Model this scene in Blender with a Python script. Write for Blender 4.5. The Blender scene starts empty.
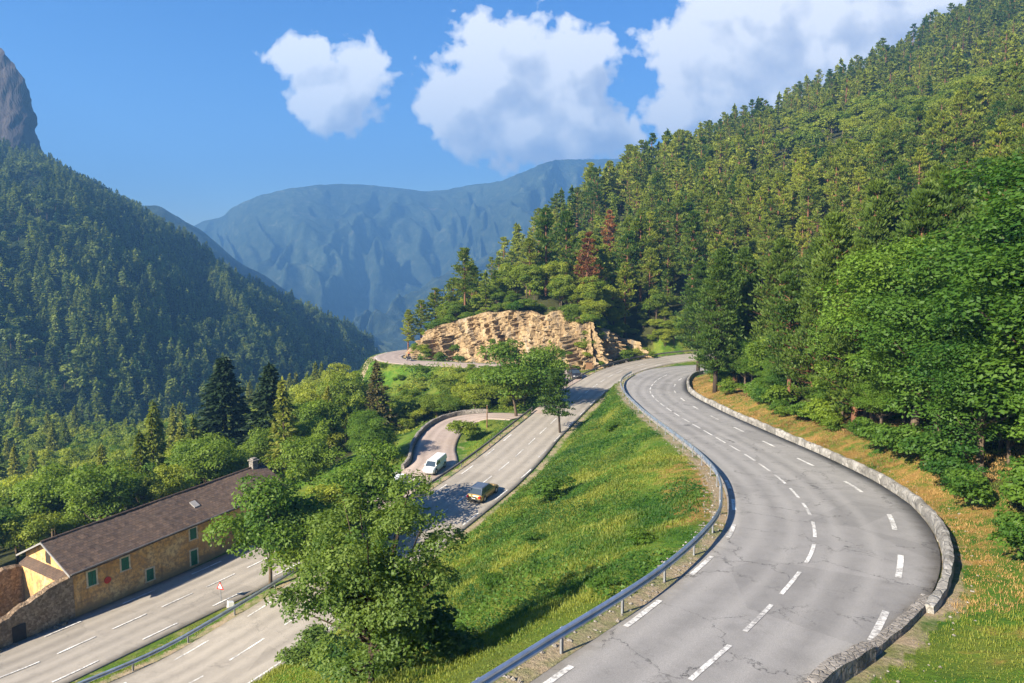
import bpy, math, random
import numpy as np
from mathutils import Vector, Matrix

# ------------------------------------------------------------------ basics
rng = np.random.default_rng(11)
random.seed(11)
SC = bpy.context.scene
COL = SC.collection
FPX, CX, CY = 750.0, 512.0, 341.5
PITCH = math.atan(85.5 / FPX)
SP_, CP_ = math.sin(PITCH), math.cos(PITCH)

def ray(px, py):
    a = (px - CX) / FPX
    b = -(py - CY) / FPX
    return np.array([a, CP_ + b * SP_, -SP_ + b * CP_])

def P(px, py, z):
    d = ray(px, py)
    return d * (z / d[2])

def PD(px, py, Y):
    d = ray(px, py)
    return d * (Y / d[1])

def proj(p):
    x, y, z = p
    f = y * CP_ - z * SP_
    u = y * SP_ + z * CP_
    return CX + FPX * x / f, CY - FPX * u / f

# ------------------------------------------------------------------ noise
def _hash(ix, iy, iz, seed):
    h = (ix * 374761393 + iy * 668265263 + iz * 2147483647 + seed * 1274126177) & 0xFFFFFFFF
    h = ((h ^ (h >> 13)) * 1274126177) & 0xFFFFFFFF
    h = (h ^ (h >> 16)) & 0xFFFFFFFF
    return h.astype(np.float64) / 4294967295.0

def vnoise(x, y, z=None, seed=0):
    x = np.asarray(x, float); y = np.asarray(y, float)
    z = np.zeros_like(x) if z is None else np.asarray(z, float)
    fx, fy, fz = np.floor(x), np.floor(y), np.floor(z)
    ix, iy, iz = fx.astype(np.int64), fy.astype(np.int64), fz.astype(np.int64)
    tx, ty, tz = x - fx, y - fy, z - fz
    tx = tx * tx * (3 - 2 * tx); ty = ty * ty * (3 - 2 * ty); tz = tz * tz * (3 - 2 * tz)
    r = 0
    for dx in (0, 1):
        for dy in (0, 1):
            for dz in (0, 1):
                w = (tx if dx else 1 - tx) * (ty if dy else 1 - ty) * (tz if dz else 1 - tz)
                r = r + w * _hash(ix + dx, iy + dy, iz + dz, seed)
    return r * 2 - 1

def fbm(x, y, z=None, octaves=4, seed=0, gain=0.5):
    r, a, f = 0, 1.0, 1.0
    for o in range(octaves):
        r = r + a * vnoise(np.asarray(x) * f, np.asarray(y) * f, None if z is None else np.asarray(z) * f, seed + o * 17)
        a *= gain; f *= 2.03
    return r

def sstep(a, b, x):
    t = np.clip((x - a) / (b - a), 0, 1)
    return t * t * (3 - 2 * t)

# ------------------------------------------------------------------ meshes
def mesh_np(name, V, faces_list, mats, smooth=False, attrs=None, fmat=None):
    """V (n,3); faces_list: list of int arrays (m,k); attrs: {name: per-vertex floats}"""
    me = bpy.data.meshes.new(name)
    V = np.asarray(V, np.float32)
    me.vertices.add(len(V)); me.vertices.foreach_set('co', V.ravel())
    faces_list = [np.asarray(f, np.int32) for f in faces_list if len(f)]
    nl = sum(f.size for f in faces_list); nf = sum(len(f) for f in faces_list)
    me.loops.add(nl); me.polygons.add(nf)
    me.loops.foreach_set('vertex_index', np.concatenate([f.ravel() for f in faces_list]))
    tot = np.concatenate([np.full(len(f), f.shape[1], np.int32) for f in faces_list])
    start = np.concatenate([[0], np.cumsum(tot)[:-1]]).astype(np.int32)
    me.polygons.foreach_set('loop_start', start)
    me.polygons.foreach_set('use_smooth', np.full(nf, smooth))
    for m in (mats if isinstance(mats, (list, tuple)) else [mats]):
        me.materials.append(m)
    if fmat is not None:
        me.polygons.foreach_set('material_index', np.asarray(fmat, np.int32))
    me.update(calc_edges=True)
    if attrs:
        for k, v in attrs.items():
            a = me.attributes.new(k, 'FLOAT', 'POINT')
            a.data.foreach_set('value', np.asarray(v, np.float32))
    return me

def link(name, me, parent=None, loc=(0, 0, 0), rz=0.0):
    o = bpy.data.objects.new(name, me)
    COL.objects.link(o)
    o.location = loc
    o.rotation_euler = (0, 0, rz)
    if parent is not None:
        o.parent = parent
    return o

def empty(name, loc=(0, 0, 0), rz=0.0):
    return link(name, None, None, loc, rz)

def tag(o, label=None, cat=None, group=None, kind=None):
    if label: o['label'] = label
    if cat: o['category'] = cat
    if group: o['group'] = group
    if kind: o['kind'] = kind
    return o

class MB:
    """collects simple solids into ONE mesh"""
    def __init__(s): s.V = []; s.F = []; s.n = 0
    def add(s, V, F):
        for f in F: s.F.append([i + s.n for i in f])
        s.V.extend([tuple(v) for v in V]); s.n += len(V); return s
    def box(s, x0, x1, y0, y1, z0, z1, M=None):
        V = [(x0, y0, z0), (x1, y0, z0), (x1, y1, z0), (x0, y1, z0), (x0, y0, z1), (x1, y0, z1), (x1, y1, z1), (x0, y1, z1)]
        if M is not None: V = [tuple(M @ Vector(v)) for v in V]
        return s.add(V, [(0, 3, 2, 1), (4, 5, 6, 7), (0, 1, 5, 4), (1, 2, 6, 5), (2, 3, 7, 6), (3, 0, 4, 7)])
    def tube(s, pts, rad, n=8, cap=True):
        pts = [Vector(p) for p in pts]
        if not hasattr(rad, '__len__'): rad = [rad] * len(pts)
        V = []; F = []
        for i, p in enumerate(pts):
            d = (pts[min(i + 1, len(pts) - 1)] - pts[max(i - 1, 0)]).normalized()
            u = d.cross(Vector((0.31, 0.17, 1)) if abs(d.z) < .9 else Vector((1, 0.2, 0))).normalized(); w = d.cross(u)
            for k in range(n):
                a = 2 * math.pi * k / n
                V.append(p + (u * math.cos(a) + w * math.sin(a)) * rad[i])
        for i in range(len(pts) - 1):
            for k in range(n):
                a, b = i * n + k, i * n + (k + 1) % n
                F.append((a, b, b + n, a + n))
        if cap:
            F.append(tuple(range(n - 1, -1, -1))); F.append(tuple(range((len(pts) - 1) * n, len(pts) * n)))
        return s.add(V, F)
    def loft(s, rings, cap=True):
        n = len(rings[0]); V = [v for r in rings for v in r]; F = []
        for i in range(len(rings) - 1):
            for k in range(n):
                a, b = i * n + k, i * n + (k + 1) % n
                F.append((a, b, b + n, a + n))
        if cap:
            F.append(tuple(range(n - 1, -1, -1))); F.append(tuple(range((len(rings) - 1) * n, len(rings) * n)))
        return s.add(V, F)
    def prism(s, poly, y0, y1, M=None):
        """poly of (x,z) extruded along y"""
        n = len(poly)
        V = [(x, y0, z) for x, z in poly] + [(x, y1, z) for x, z in poly]
        if M is not None: V = [tuple(M @ Vector(v)) for v in V]
        F = [tuple(range(n)), tuple(range(2 * n - 1, n - 1, -1))] + [((i + 1) % n, i, i + n, (i + 1) % n + n) for i in range(n)]
        return s.add(V, F)
    def build(s, name, mat, parent=None, loc=(0, 0, 0), rz=0, smooth=False, bevel=0):
        me = bpy.data.meshes.new(name)
        me.from_pydata(s.V, [], s.F); me.materials.append(mat)
        me.polygons.foreach_set('use_smooth', np.full(len(me.polygons), smooth))
        me.update()
        o = link(name, me, parent, loc, rz)
        if bevel:
            b = o.modifiers.new('bevel', 'BEVEL'); b.width = bevel; b.segments = 2; b.limit_method = 'ANGLE'
        return o

# ------------------------------------------------------------------ materials
class NT:
    def __init__(s, name):
        s.m = bpy.data.materials.new(name); s.m.use_nodes = True
        s.t = s.m.node_tree; s.t.nodes.clear()
        s.out = s.t.nodes.new('ShaderNodeOutputMaterial')
    def n(s, typ, **kw):
        nd = s.t.nodes.new('ShaderNode' + typ)
        for k, v in kw.items():
            if k[0] == '_': setattr(nd, k[1:], v)
            else:
                key = k.replace('__', ' ')
                sock = nd.inputs[int(key[1:])] if key[0] == 'i' and key[1:].isdigit() else nd.inputs[key]
                if isinstance(v, bpy.types.NodeSocket): s.t.links.new(v, sock)
                else: sock.default_value = v
        return nd
    def l(s, a, b): s.t.links.new(a, b)
    def mix(s, fac, a, b, blend='MIX'):
        nd = s.t.nodes.new('ShaderNodeMix'); nd.data_type = 'RGBA'; nd.blend_type = blend
        for sock, v in ((nd.inputs[0], fac), (nd.inputs[6], a), (nd.inputs[7], b)):
            if isinstance(v, bpy.types.NodeSocket): s.l(v, sock)
            elif isinstance(v, (int, float)): sock.default_value = v
            else: sock.default_value = tuple(v) + ((1,) if len(v) == 3 else ())
        return nd.outputs[2]
    def ramp(s, fac, stops, interp='LINEAR'):
        nd = s.t.nodes.new('ShaderNodeValToRGB'); cr = nd.color_ramp; cr.interpolation = interp
        while len(cr.elements) < len(stops): cr.elements.new(0.5)
        for e, (p, c) in zip(cr.elements, stops):
            e.position = p
            e.color = (c, c, c, 1) if isinstance(c, (int, float)) else tuple(c) + (1,)
        s.l(fac, nd.inputs[0]); return nd.outputs[0]
    def math(s, op, a, b=0.0, c=None, clamp=False):
        nd = s.t.nodes.new('ShaderNodeMath'); nd.operation = op; nd.use_clamp = clamp
        for i, v in enumerate((a, b) if c is None else (a, b, c)):
            if isinstance(v, bpy.types.NodeSocket): s.l(v, nd.inputs[i])
            else: nd.inputs[i].default_value = v
        return nd.outputs[0]
    def coord(s): return s.n('TexCoord').outputs['Object']
    def noise(s, scale, detail=4, rough=.55, vec=None, dist=0.0):
        nd = s.n('TexNoise', Scale=scale, Detail=detail, Roughness=rough, Distortion=dist)
        if vec is not None: s.l(vec, nd.inputs['Vector'])
        return nd.outputs['Fac']
    def attr(s, name): return s.n('Attribute', _attribute_name=name).outputs['Fac']
    def pr(s, col, rough=.8, metal=0.0, bump=None, bstr=.3, bdist=.02, spec=.3):
        b = s.n('BsdfPrincipled')
        for k, v in (('Base Color', col), ('Roughness', rough), ('Metallic', metal), ('Specular IOR Level', spec)):
            if isinstance(v, bpy.types.NodeSocket): s.l(v, b.inputs[k])
            elif isinstance(v, (int, float)): b.inputs[k].default_value = v
            else: b.inputs[k].default_value = tuple(v) + (1,)
        if bump is not None:
            bp = s.n('Bump', Strength=bstr, Distance=bdist, Height=bump); s.l(bp.outputs[0], b.inputs['Normal'])
        s.l(b.outputs[0], s.out.inputs[0]); return s.m

def mat_simple(name, col, rough=.6, metal=0.0, var=.25, scale=3.0, spec=.4):
    t = NT(name); f = t.noise(scale, 5, .6, t.coord())
    c0 = tuple(max(0, c * (1 - var)) for c in col); c1 = tuple(min(1, c * (1 + var)) for c in col)
    return t.pr(t.ramp(f, [(.3, c0), (.7, c1)]), rough, metal, f, .1, .01, spec)

def mat_leaf(name, dark, light, trans=.35, rand=.5, warm=None):
    """leaf colour varies per clump (attribute tint) and per tree"""
    t = NT(name)
    tint = t.attr('tint')
    oi = t.n('ObjectInfo').outputs['Random']
    lc = t.noise(.035, 3, .6, t.n('ObjectInfo').outputs['Location'])
    f = t.math('ADD', t.math('MULTIPLY', tint, 1 - rand), t.math('MULTIPLY', oi, rand))
    if rand > .2: f = t.math('ADD', f, t.math('MULTIPLY', t.math('SUBTRACT', lc, .5), 1.7), clamp=True)
    c = t.ramp(f, [(.1, dark), (.9, light)])
    if warm is not None:
        w = t.math('GREATER_THAN', t.math('FRACT', t.math('MULTIPLY', oi, 37.7)), 1 - warm[0])
        c = t.mix(w, c, warm[1])
    d = t.n('BsdfDiffuse', Color=c)
    tr = t.n('BsdfTranslucent', Color=t.mix(1.0, c, (1.25, 1.2, .55), 'MULTIPLY'))
    mx = t.n('MixShader', i0=trans); t.l(d.outputs[0], mx.inputs[1]); t.l(tr.outputs[0], mx.inputs[2])
    gl = t.n('BsdfGlossy', Roughness=.6, Color=(.8, .85, .8, 1))
    m2 = t.n('MixShader', i0=.02); t.l(mx.outputs[0], m2.inputs[1]); t.l(gl.outputs[0], m2.inputs[2])
    t.l(m2.outputs[0], t.out.inputs[0]); return t.m

def mat_bark(name, a, b):
    t = NT(name); co = t.coord()
    mp = t.n('Mapping', Vector=co, Scale=(6, 6, 1.3))
    f = t.noise(2.5, 6, .65, mp.outputs[0])
    return t.pr(t.ramp(f, [(.3, a), (.7, b)]), .95, 0, f, .8, .05, .1)

M = {}
M['pine'] = mat_leaf('pine_needles', (.026, .075, .010), (.11, .165, .020), .38)
M['hillpine'] = mat_leaf('hill_pine_needles', (.038, .098, .011), (.31, .345, .036), .48, .5)
M['spruce'] = mat_leaf('spruce_needles', (.010, .026, .010), (.028, .050, .016), .15)
M['youngspruce'] = mat_leaf('young_spruce_needles', (.07, .12, .011), (.25, .26, .035), .42)
M['broad'] = mat_leaf('broadleaf_leaves', (.05, .125, .009), (.19, .27, .024), .48)
M['broadlight'] = mat_leaf('light_broadleaf_leaves', (.095, .165, .011), (.30, .34, .034), .48)
M['broaddark'] = mat_leaf('deep_green_leaves', (.026, .090, .009), (.13, .225, .022), .46)
M['willow'] = mat_leaf('grey_green_leaves', (.04, .10, .013), (.18, .25, .042), .48)
M['mountain'] = mat_leaf('mountain_leaves', (.012, .050, .012), (.23, .28, .045), .4, .65)
M['bark'] = mat_bark('grey_bark', (.06, .045, .03), (.16, .12, .085))
M['pinebark'] = mat_bark('pine_bark', (.10, .05, .03), (.24, .12, .07))
M['darkbark'] = mat_bark('dark_bark', (.03, .022, .016), (.08, .06, .045))
M['steel'] = None

def asphalt(name, a, b, cracks=.6, edge=True):
    t = NT(name); co = t.coord()
    big = t.noise(.12, 5, .6, co); mid = t.noise(1.1, 6, .65, co); fine = t.noise(30, 4, .75, co)
    c = t.ramp(big, [(.3, a), (.7, b)])
    c = t.mix(t.ramp(mid, [(.40, 0.0), (.75, .55)]), c, tuple(x * .68 for x in a))
    # older and newer repair patches
    pv = t.n('TexVoronoi', _feature='F1', Scale=.16, Vector=co); pr_ = t.n('SeparateColor', Color=pv.outputs['Color']).outputs[0]
    c = t.mix(t.ramp(pr_, [(.78, 0.0), (.80, .36)]), c, tuple(x * .62 for x in a))
    # worn wheel tracks and a gritty darker margin, by the distance from the centre line
    off = t.attr('across'); ab = t.math('ABSOLUTE', off)
    trk = t.math('ABSOLUTE', t.math('SUBTRACT', t.math('ABSOLUTE', t.math('SUBTRACT', ab, 1.75)), .78))
    trk = t.math('MULTIPLY', t.ramp(trk, [(.08, 1.0), (.42, 0.0)]), t.ramp(mid, [(.3, .2), (.7, .9)]))
    c = t.mix(t.math('MULTIPLY', trk, .5), c, tuple(x * 1.28 for x in b))
    oil = t.math('MULTIPLY', t.ramp(t.math('ABSOLUTE', t.math('SUBTRACT', ab, 1.75)), [(.0, .42), (.38, 0.0)]), t.ramp(big, [(.35, .2), (.6, 1.0)]))
    c = t.mix(oil, c, tuple(x * .55 for x in a))
    eg = t.math('ADD', t.attr('rim'), t.math('MULTIPLY', t.math('SUBTRACT', mid, .5), 1.6))
    c = t.mix(t.ramp(eg, [(.35, .0), (1.0, .45)]), c, (.155, .130, .10))
    c = t.mix(t.ramp(fine, [(.32, .6), (.6, 0.0)]), c, tuple(x * .5 for x in a))
    c = t.mix(t.ramp(fine, [(.62, 0.0), (.78, .45)]), c, tuple(min(1, x * 1.75) for x in b))
    if cracks:
        wob = t.n('TexNoise', Scale=1.1, Detail=6.0, Roughness=.7, Vector=co).outputs['Color']
        mp = t.n('VectorMath', _operation='MULTIPLY_ADD', i0=wob, i1=(1.9, 1.9, 0), i2=co)
        tot = None
        for sc, w, msk in ((.26, .010, .42), (.95, .017, .53)):
            vo = t.n('TexVoronoi', _feature='DISTANCE_TO_EDGE', Scale=sc); t.l(mp.outputs[0], vo.inputs['Vector'])
            ln = t.ramp(vo.outputs['Distance'], [(0.0, 1.0), (w, 0.0)])
            gate = t.ramp(t.noise(.2 + sc * .2, 4, .6, co), [(msk, 0.0), (msk + .10, 1.0)])
            k = t.math('MULTIPLY', t.math('MULTIPLY', ln, gate), t.ramp(t.noise(3.5, 3, .6, co), [(.30, .3), (.5, 1.0)]))
            tot = k if tot is None else t.math('MAXIMUM', tot, k)
        c = t.mix(t.math('MULTIPLY', tot, cracks), c, (.03, .03, .03))
    return t.pr(c, .85, 0, t.math('ADD', fine, mid), .3, .012, .25)

M['asphalt_up'] = asphalt('upper_asphalt', (.26, .252, .243), (.34, .327, .31), cracks=.95)
M['asphalt_low'] = asphalt('lower_asphalt', (.29, .262, .225), (.37, .335, .285), cracks=.3)
M['asphalt_pink'] = asphalt('pinkish_asphalt', (.34, .27, .23), (.44, .36, .31), cracks=0)

def mat_paint():
    """worn road paint: chips and tyre grime let the asphalt show"""
    t = NT('road_paint'); co = t.coord()
    w = t.noise(7, 7, .75, co); g = t.noise(.6, 4, .6, co)
    c = t.ramp(g, [(.3, (.50, .49, .46)), (.65, (.74, .73, .70))])
    c = t.mix(t.ramp(t.math('ADD', w, t.math('MULTIPLY', t.math('SUBTRACT', g, .5), .35)), [(.40, 1.0), (.54, 0.0)]), c, (.26, .25, .24))
    return t.pr(c, .75, 0, w, .15, .005)
M['paint'] = mat_paint()

def mat_ground():
    t = NT('ground_cover'); co = t.coord()
    n1 = t.noise(.11, 5, .6, co, .4); n2 = t.noise(.65, 6, .65, co, .3); n3 = t.noise(7, 5, .7, co)
    g = t.ramp(n2, [(.3, (.03, .095, .010)), (.5, (.075, .155, .015)), (.72, (.17, .20, .028))])
    g = t.mix(t.ramp(n1, [(.45, 0.0), (.68, .7)]), g, (.20, .175, .035))
    g = t.mix(t.ramp(n3, [(.35, .45), (.6, 0.0)]), g, (.02, .045, .008))
    dry = t.ramp(n2, [(.3, (.20, .115, .035)), (.55, (.33, .185, .060)), (.75, (.24, .17, .05))])
    dry = t.mix(t.ramp(n3, [(.4, .4), (.62, 0.0)]), dry, (.11, .07, .028))
    d = t.math('ADD', t.attr('dry'), t.math('MULTIPLY', t.math('SUBTRACT', n2, .5), 1.3))
    c = t.mix(t.ramp(d, [(.38, 0.0), (.62, 1.0)]), g, dry)
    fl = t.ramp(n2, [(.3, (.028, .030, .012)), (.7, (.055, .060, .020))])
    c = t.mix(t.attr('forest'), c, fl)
    dirt = t.ramp(n3, [(.3, (.22, .17, .11)), (.7, (.36, .29, .20))])
    e = t.math('ADD', t.attr('dirt'), t.math('MULTIPLY', t.math('SUBTRACT', n2, .5), .7))
    c = t.mix(t.ramp(e, [(.4, 0.0), (.6, 1.0)]), c, dirt)
    return t.pr(c, .95, 0, t.math('ADD', n3, n2), .8, .12, .1)
M['ground'] = mat_ground()

def mat_rock(name, cols, sc=.35, strata=(1, 1, .5)):
    t = NT(name); mp = t.n('Mapping', Vector=t.coord(), Scale=strata)
    n1 = t.noise(sc, 7, .65, mp.outputs[0], 1.2); n2 = t.noise(sc * 7, 6, .7, mp.outputs[0])
    c = t.ramp(n1, [(.25, cols[0]), (.42, cols[1]), (.55, cols[2]), (.72, cols[3])])
    c = t.mix(t.ramp(n2, [(.36, .6), (.52, 0.0)]), c, tuple(x * .4 for x in cols[0]))
    m3 = t.n('Mapping', Vector=t.coord(), Scale=(1, 1, .14)); n3 = t.noise(sc * 2.4, 5, .65, m3.outputs[0])
    c = t.mix(t.ramp(n3, [(.54, 0.0), (.70, .7)]), c, tuple(sum(cols[0]) / 3 * v for v in (1.05, 1.0, .95)))
    return t.pr(c, .95, 0, t.math('ADD', n1, n2), .9, .5, .1)
M['cliff'] = mat_rock('ochre_cliff_rock', [(.17, .115, .07), (.31, .22, .125), (.41, .295, .16), (.42, .37, .30)], .3, (1, 1, .35))
M['greyrock'] = mat_rock('grey_mountain_rock', [(.035, .029, .029), (.06, .05, .048), (.085, .07, .063), (.10, .088, .08)], .02, (1, 1, .3))

def mat_stone(name, a, b, mortar, sc=2.2):
    t = NT(name); co = t.coord()
    wob = t.n('TexNoise', Scale=2.0, Detail=3.0, Vector=co).outputs['Color']
    mp = t.n('VectorMath', _operation='MULTIPLY_ADD', i0=wob, i1=(.35, .35, .35), i2=co)
    v = t.n('TexVoronoi', _feature='F1', Scale=sc); t.l(mp.outputs[0], v.inputs['Vector'])
    e = t.n('TexVoronoi', _feature='DISTANCE_TO_EDGE', Scale=sc); t.l(mp.outputs[0], e.inputs['Vector'])
    n = t.noise(6, 6, .7, co); st = t.noise(.5, 5, .65, co)
    c = t.mix(t.n('SeparateColor', Color=v.outputs['Color']).outputs[0], a, b)
    c = t.mix(t.ramp(e.outputs['Distance'], [(0.0, 1.0), (.05, 0.0)]), c, mortar)
    c = t.mix(t.ramp(n, [(.35, .5), (.6, 0.0)]), c, tuple(x * .45 for x in a))
    c = t.mix(t.ramp(st, [(.5, 0.0), (.7, .55)]), c, tuple(x * .4 for x in a))
    h = t.math('ADD', t.ramp(e.outputs['Distance'], [(0.0, 0.0), (.1, 1.0)]), n)
    return t.pr(c, .95, 0, h, .8, .05, .1)
M['parapet'] = mat_stone('pale_parapet_stone', (.20, .19, .17), (.47, .45, .415), (.27, .255, .23), 1.6)
M['ruinstone'] = mat_stone('brown_rubble_stone', (.22, .15, .095), (.50, .37, .25), (.26, .185, .12), 4.6)
M['greystone'] = mat_stone('grey_kerb_stone', (.22, .20, .175), (.36, .33, .295), (.24, .215, .185), 4.2)

def mat_plaster():
    t = NT('ochre_plaster'); co = t.coord()
    a = t.noise(.5, 6, .65, co, .5); b = t.noise(2.6, 6, .7, co); z = t.n('SeparateXYZ', Vector=co).outputs[2]
    c = t.ramp(a, [(.3, (.36, .18, .065)), (.48, (.66, .37, .13)), (.66, (.74, .52, .26))])
    c = t.mix(t.ramp(b, [(.44, 0.0), (.58, .85)]), c, (.30, .19, .11))
    dr = t.n('Mapping', Vector=co, Scale=(2.2, 2.2, .22)); dn_ = t.noise(1.3, 5, .6, dr.outputs[0])
    c = t.mix(t.ramp(dn_, [(.52, 0.0), (.72, .6)]), c, (.19, .115, .06))
    c = t.mix(t.ramp(b, [(.30, .6), (.42, 0.0)]), c, (.20, .12, .06))
    low = t.math('ADD', z, t.math('MULTIPLY', t.math('SUBTRACT', a, .5), 2.6))
    c = t.mix(t.ramp(low, [(.35, .75), (1.0, 0.0)]), c, (.30, .20, .115))
    return t.pr(c, .95, 0, b, .4, .03, .1)
M['plaster'] = mat_plaster()

def mat_tiles():
    t = NT('brown_roof_tiles'); co = t.coord()
    br = t.n('TexBrick', Scale=1.0, Color1=(.070, .050, .040, 1), Color2=(.115, .078, .058, 1), Mortar=(.05, .038, .03, 1))
    br.inputs['Mortar Size'].default_value = .02; br.inputs['Brick Width'].default_value = .34; br.inputs['Row Height'].default_value = .26
    t.l(co, br.inputs['Vector'])
    n = t.noise(1.1, 6, .7, co); n2 = t.noise(.25, 4, .6, co)
    c = t.mix(t.ramp(n, [(.5, 0.0), (.72, .6)]), br.outputs['Color'], (.075, .062, .055))
    c = t.mix(t.ramp(n2, [(.5, 0.0), (.7, .5)]), c, (.135, .095, .07))
    return t.pr(c, .85, 0, br.outputs['Fac'], .5, .03, .2)
M['tiles'] = mat_tiles()
M['steel'] = mat_simple('galvanised_steel', (.40, .46, .54), .38, .75, .25, 1.5)
M['post'] = mat_simple('steel_post', (.30, .31, .33), .5, .6, .3)
M['oldrail'] = mat_simple('weathered_rail', (.17, .16, .15), .55, .4, .35, 1.2)
M['zincwhite'] = mat_simple('pale_metal_edge', (.24, .23, .22), .6, .0, .15)
M['shutter'] = mat_simple('green_shutter_paint', (.010, .115, .060), .6, 0, .25, 5)
M['stonetrim'] = mat_simple('pale_stone_trim', (.55, .46, .33), .9, 0, .25, 5)
M['darkhole'] = mat_simple('dark_wood_and_shade', (.028, .022, .018), .9)  # board timber, and the painted shade inside the house and ruin openings
M['redpaint'] = mat_simple('red_paint', (.42, .02, .015), .5)
M['whitepaint'] = mat_simple('white_paint', (.78, .78, .77), .45, 0, .08)
M['glass'] = mat_simple('dark_car_glass', (.035, .05, .065), .08, 0, .1, 1, .8)
M['skyglass'] = mat_simple('pale_window_glass', (.35, .42, .5), .12, 0, .1, 1, .8)
M['gold'] = mat_simple('bronze_car_paint', (.42, .28, .10), .3, .25, .08, 1, .6)
M['roofpaint'] = mat_simple('dark_glass_roof', (.10, .12, .15), .12, .3, .05, 1, .9)
M['carblack'] = mat_simple('black_car_paint', (.018, .018, .022), .25, .2, .1, 1, .6)
M['carwhite'] = mat_simple('white_car_paint', (.60, .61, .62), .3, 0, .05, 1, .5)
M['carblue'] = mat_simple('pale_blue_truck_paint', (.36, .47, .68), .35, 0, .08, 1, .5)
M['tyre'] = mat_simple('tyre_rubber', (.018, .018, .018), .85)
M['rim'] = mat_simple('alloy_rim', (.45, .45, .46), .35, .8, .1)
M['redlamp'] = mat_simple('red_lamp_glass', (.40, .012, .012), .2)
M['clearlamp'] = mat_simple('clear_lamp_glass', (.75, .78, .8), .12, 0, .1, 1, .8)
M['plate'] = mat_simple('number_plate', (.75, .75, .7), .5)
M['trim'] = mat_simple('black_plastic', (.022, .022, .022), .6)
M['brownwood'] = mat_simple('brown_wood', (.16, .085, .04), .8, 0, .35, 4)
M['deadwood'] = mat_bark('dead_wood', (.26, .23, .2), (.42, .39, .35))
M['leather'] = mat_simple('dark_jacket', (.04, .03, .035), .6)
# ------------------------------------------------------------------ roads
def smooth(pts, step=1.0):
    """Catmull-Rom through pts, resampled at equal arc length"""
    p = np.asarray(pts, float)
    p = np.vstack([2 * p[0] - p[1], p, 2 * p[-1] - p[-2]])
    out = []
    for i in range(1, len(p) - 2):
        a, b, c, d = p[i - 1], p[i], p[i + 1], p[i + 2]
        # centripetal parametrisation keeps tight bends clean
        t0 = 0; t1 = t0 + np.linalg.norm(b - a) ** .5; t2 = t1 + np.linalg.norm(c - b) ** .5; t3 = t2 + np.linalg.norm(d - c) ** .5
        for t in np.linspace(t1, t2, 24, endpoint=False):
            A1 = (t1 - t) / (t1 - t0) * a + (t - t0) / (t1 - t0) * b
            A2 = (t2 - t) / (t2 - t1) * b + (t - t1) / (t2 - t1) * c
            A3 = (t3 - t) / (t3 - t2) * c + (t - t2) / (t3 - t2) * d
            B1 = (t2 - t) / (t2 - t0) * A1 + (t - t0) / (t2 - t0) * A2
            B2 = (t3 - t) / (t3 - t1) * A2 + (t - t1) / (t3 - t1) * A3
            out.append((t2 - t) / (t2 - t1) * B1 + (t - t1) / (t2 - t1) * B2)
    out.append(p[-2])
    return resample(np.array(out), step)

def resample(q, step):
    L = np.concatenate([[0], np.cumsum(np.linalg.norm(np.diff(q, axis=0), axis=1))])
    n = max(2, int(round(L[-1] / step)) + 1)
    s = np.linspace(0, L[-1], n)
    return np.stack([np.interp(s, L, q[:, k]) for k in range(3)], 1)

def lowpass(c, k):
    """smooths a polyline, ends kept"""
    q = c.copy()
    for _ in range(k):
        q[1:-1] = .25 * q[:-2] + .5 * q[1:-1] + .25 * q[2:]
    return q

def right_of(c):
    d = np.gradient(c[:, :2], axis=0); d /= np.linalg.norm(d, axis=1, keepdims=True) + 1e-9
    return np.stack([d[:, 1], -d[:, 0]], 1)

def offs(c, o, dz=0.0):
    r = right_of(c); q = c.copy(); o = np.broadcast_to(o, (len(c),))
    q[:, :2] += r * o[:, None]; q[:, 2] += dz
    return q

UP = [P(690, 681, -11.75)]
d0 = np.array([-.62, -.78, .07])
UP = [UP[0] + d0 * 26 + np.array([-4, 2, 0]), UP[0] + d0 * 12] + UP + [P(x, y, z) for x, y, z in [
    (724, 652.5, -11.95), (759, 619.5, -12.3), (793, 582, -12.7), (812, 555, -13.0), (815.5, 535, -13.3), (811, 517, -13.6), (803, 504, -13.95),
    (784.6, 483.5, -14.6), (766.5, 469.5, -15.1), (745, 455, -15.7), (715, 437.5, -16.55), (675, 414, -17.8), (656, 400, -18.7), (650, 391.5, -19.2),
    (652.5, 385, -19.6), (661, 378, -20.0), (681, 371, -20.45)]] + [
    np.array([40., 139, -20.75]), np.array([50, 142, -20.9]), np.array([56, 149, -21.0]), np.array([53, 157, -21.05]), np.array([45, 159.5, -21.1])] + [
    P(x, y, z) for x, y, z in [(690, 357, -21.15), (655, 362, -21.5), (622, 371, -21.8), (598, 384, -22.1), (575, 402, -22.6), (540, 434, -23.6), (512, 460, -24.3),
    (473, 491, -25.1), (400, 544, -26.2), (330, 595, -27.1), (238, 656, -28.1), (193, 683, -28.5)]] + [np.array([-28.5, 40, -29.1]), np.array([-38, 24, -30.2])]
UPC = lowpass(smooth(UP, .6), 12)
HS = [np.array([-62., 16, -30.4]), np.array([-53., 32, -30.3])] + [P(x, y, z) for x, y, z in [(29, 667, -30.2), (78, 645, -30.1), (123, 625, -30.05), (162, 607.5, -30), (195, 592.5, -29.9), (227, 578, -29.75)]] + [
    P(x, y, z) for x, y, z in [(300, 542, -29.0), (345, 516, -28.3), (395, 490, -27.4), (434, 466, -26.6), (437, 447, -26.2), (447, 430, -25.9), (465, 419.5, -25.6), (488, 416, -25.2)]] + [np.array([1.5, 112, -24.3])]
HSC = lowpass(smooth(HS, .6), 8)
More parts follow.
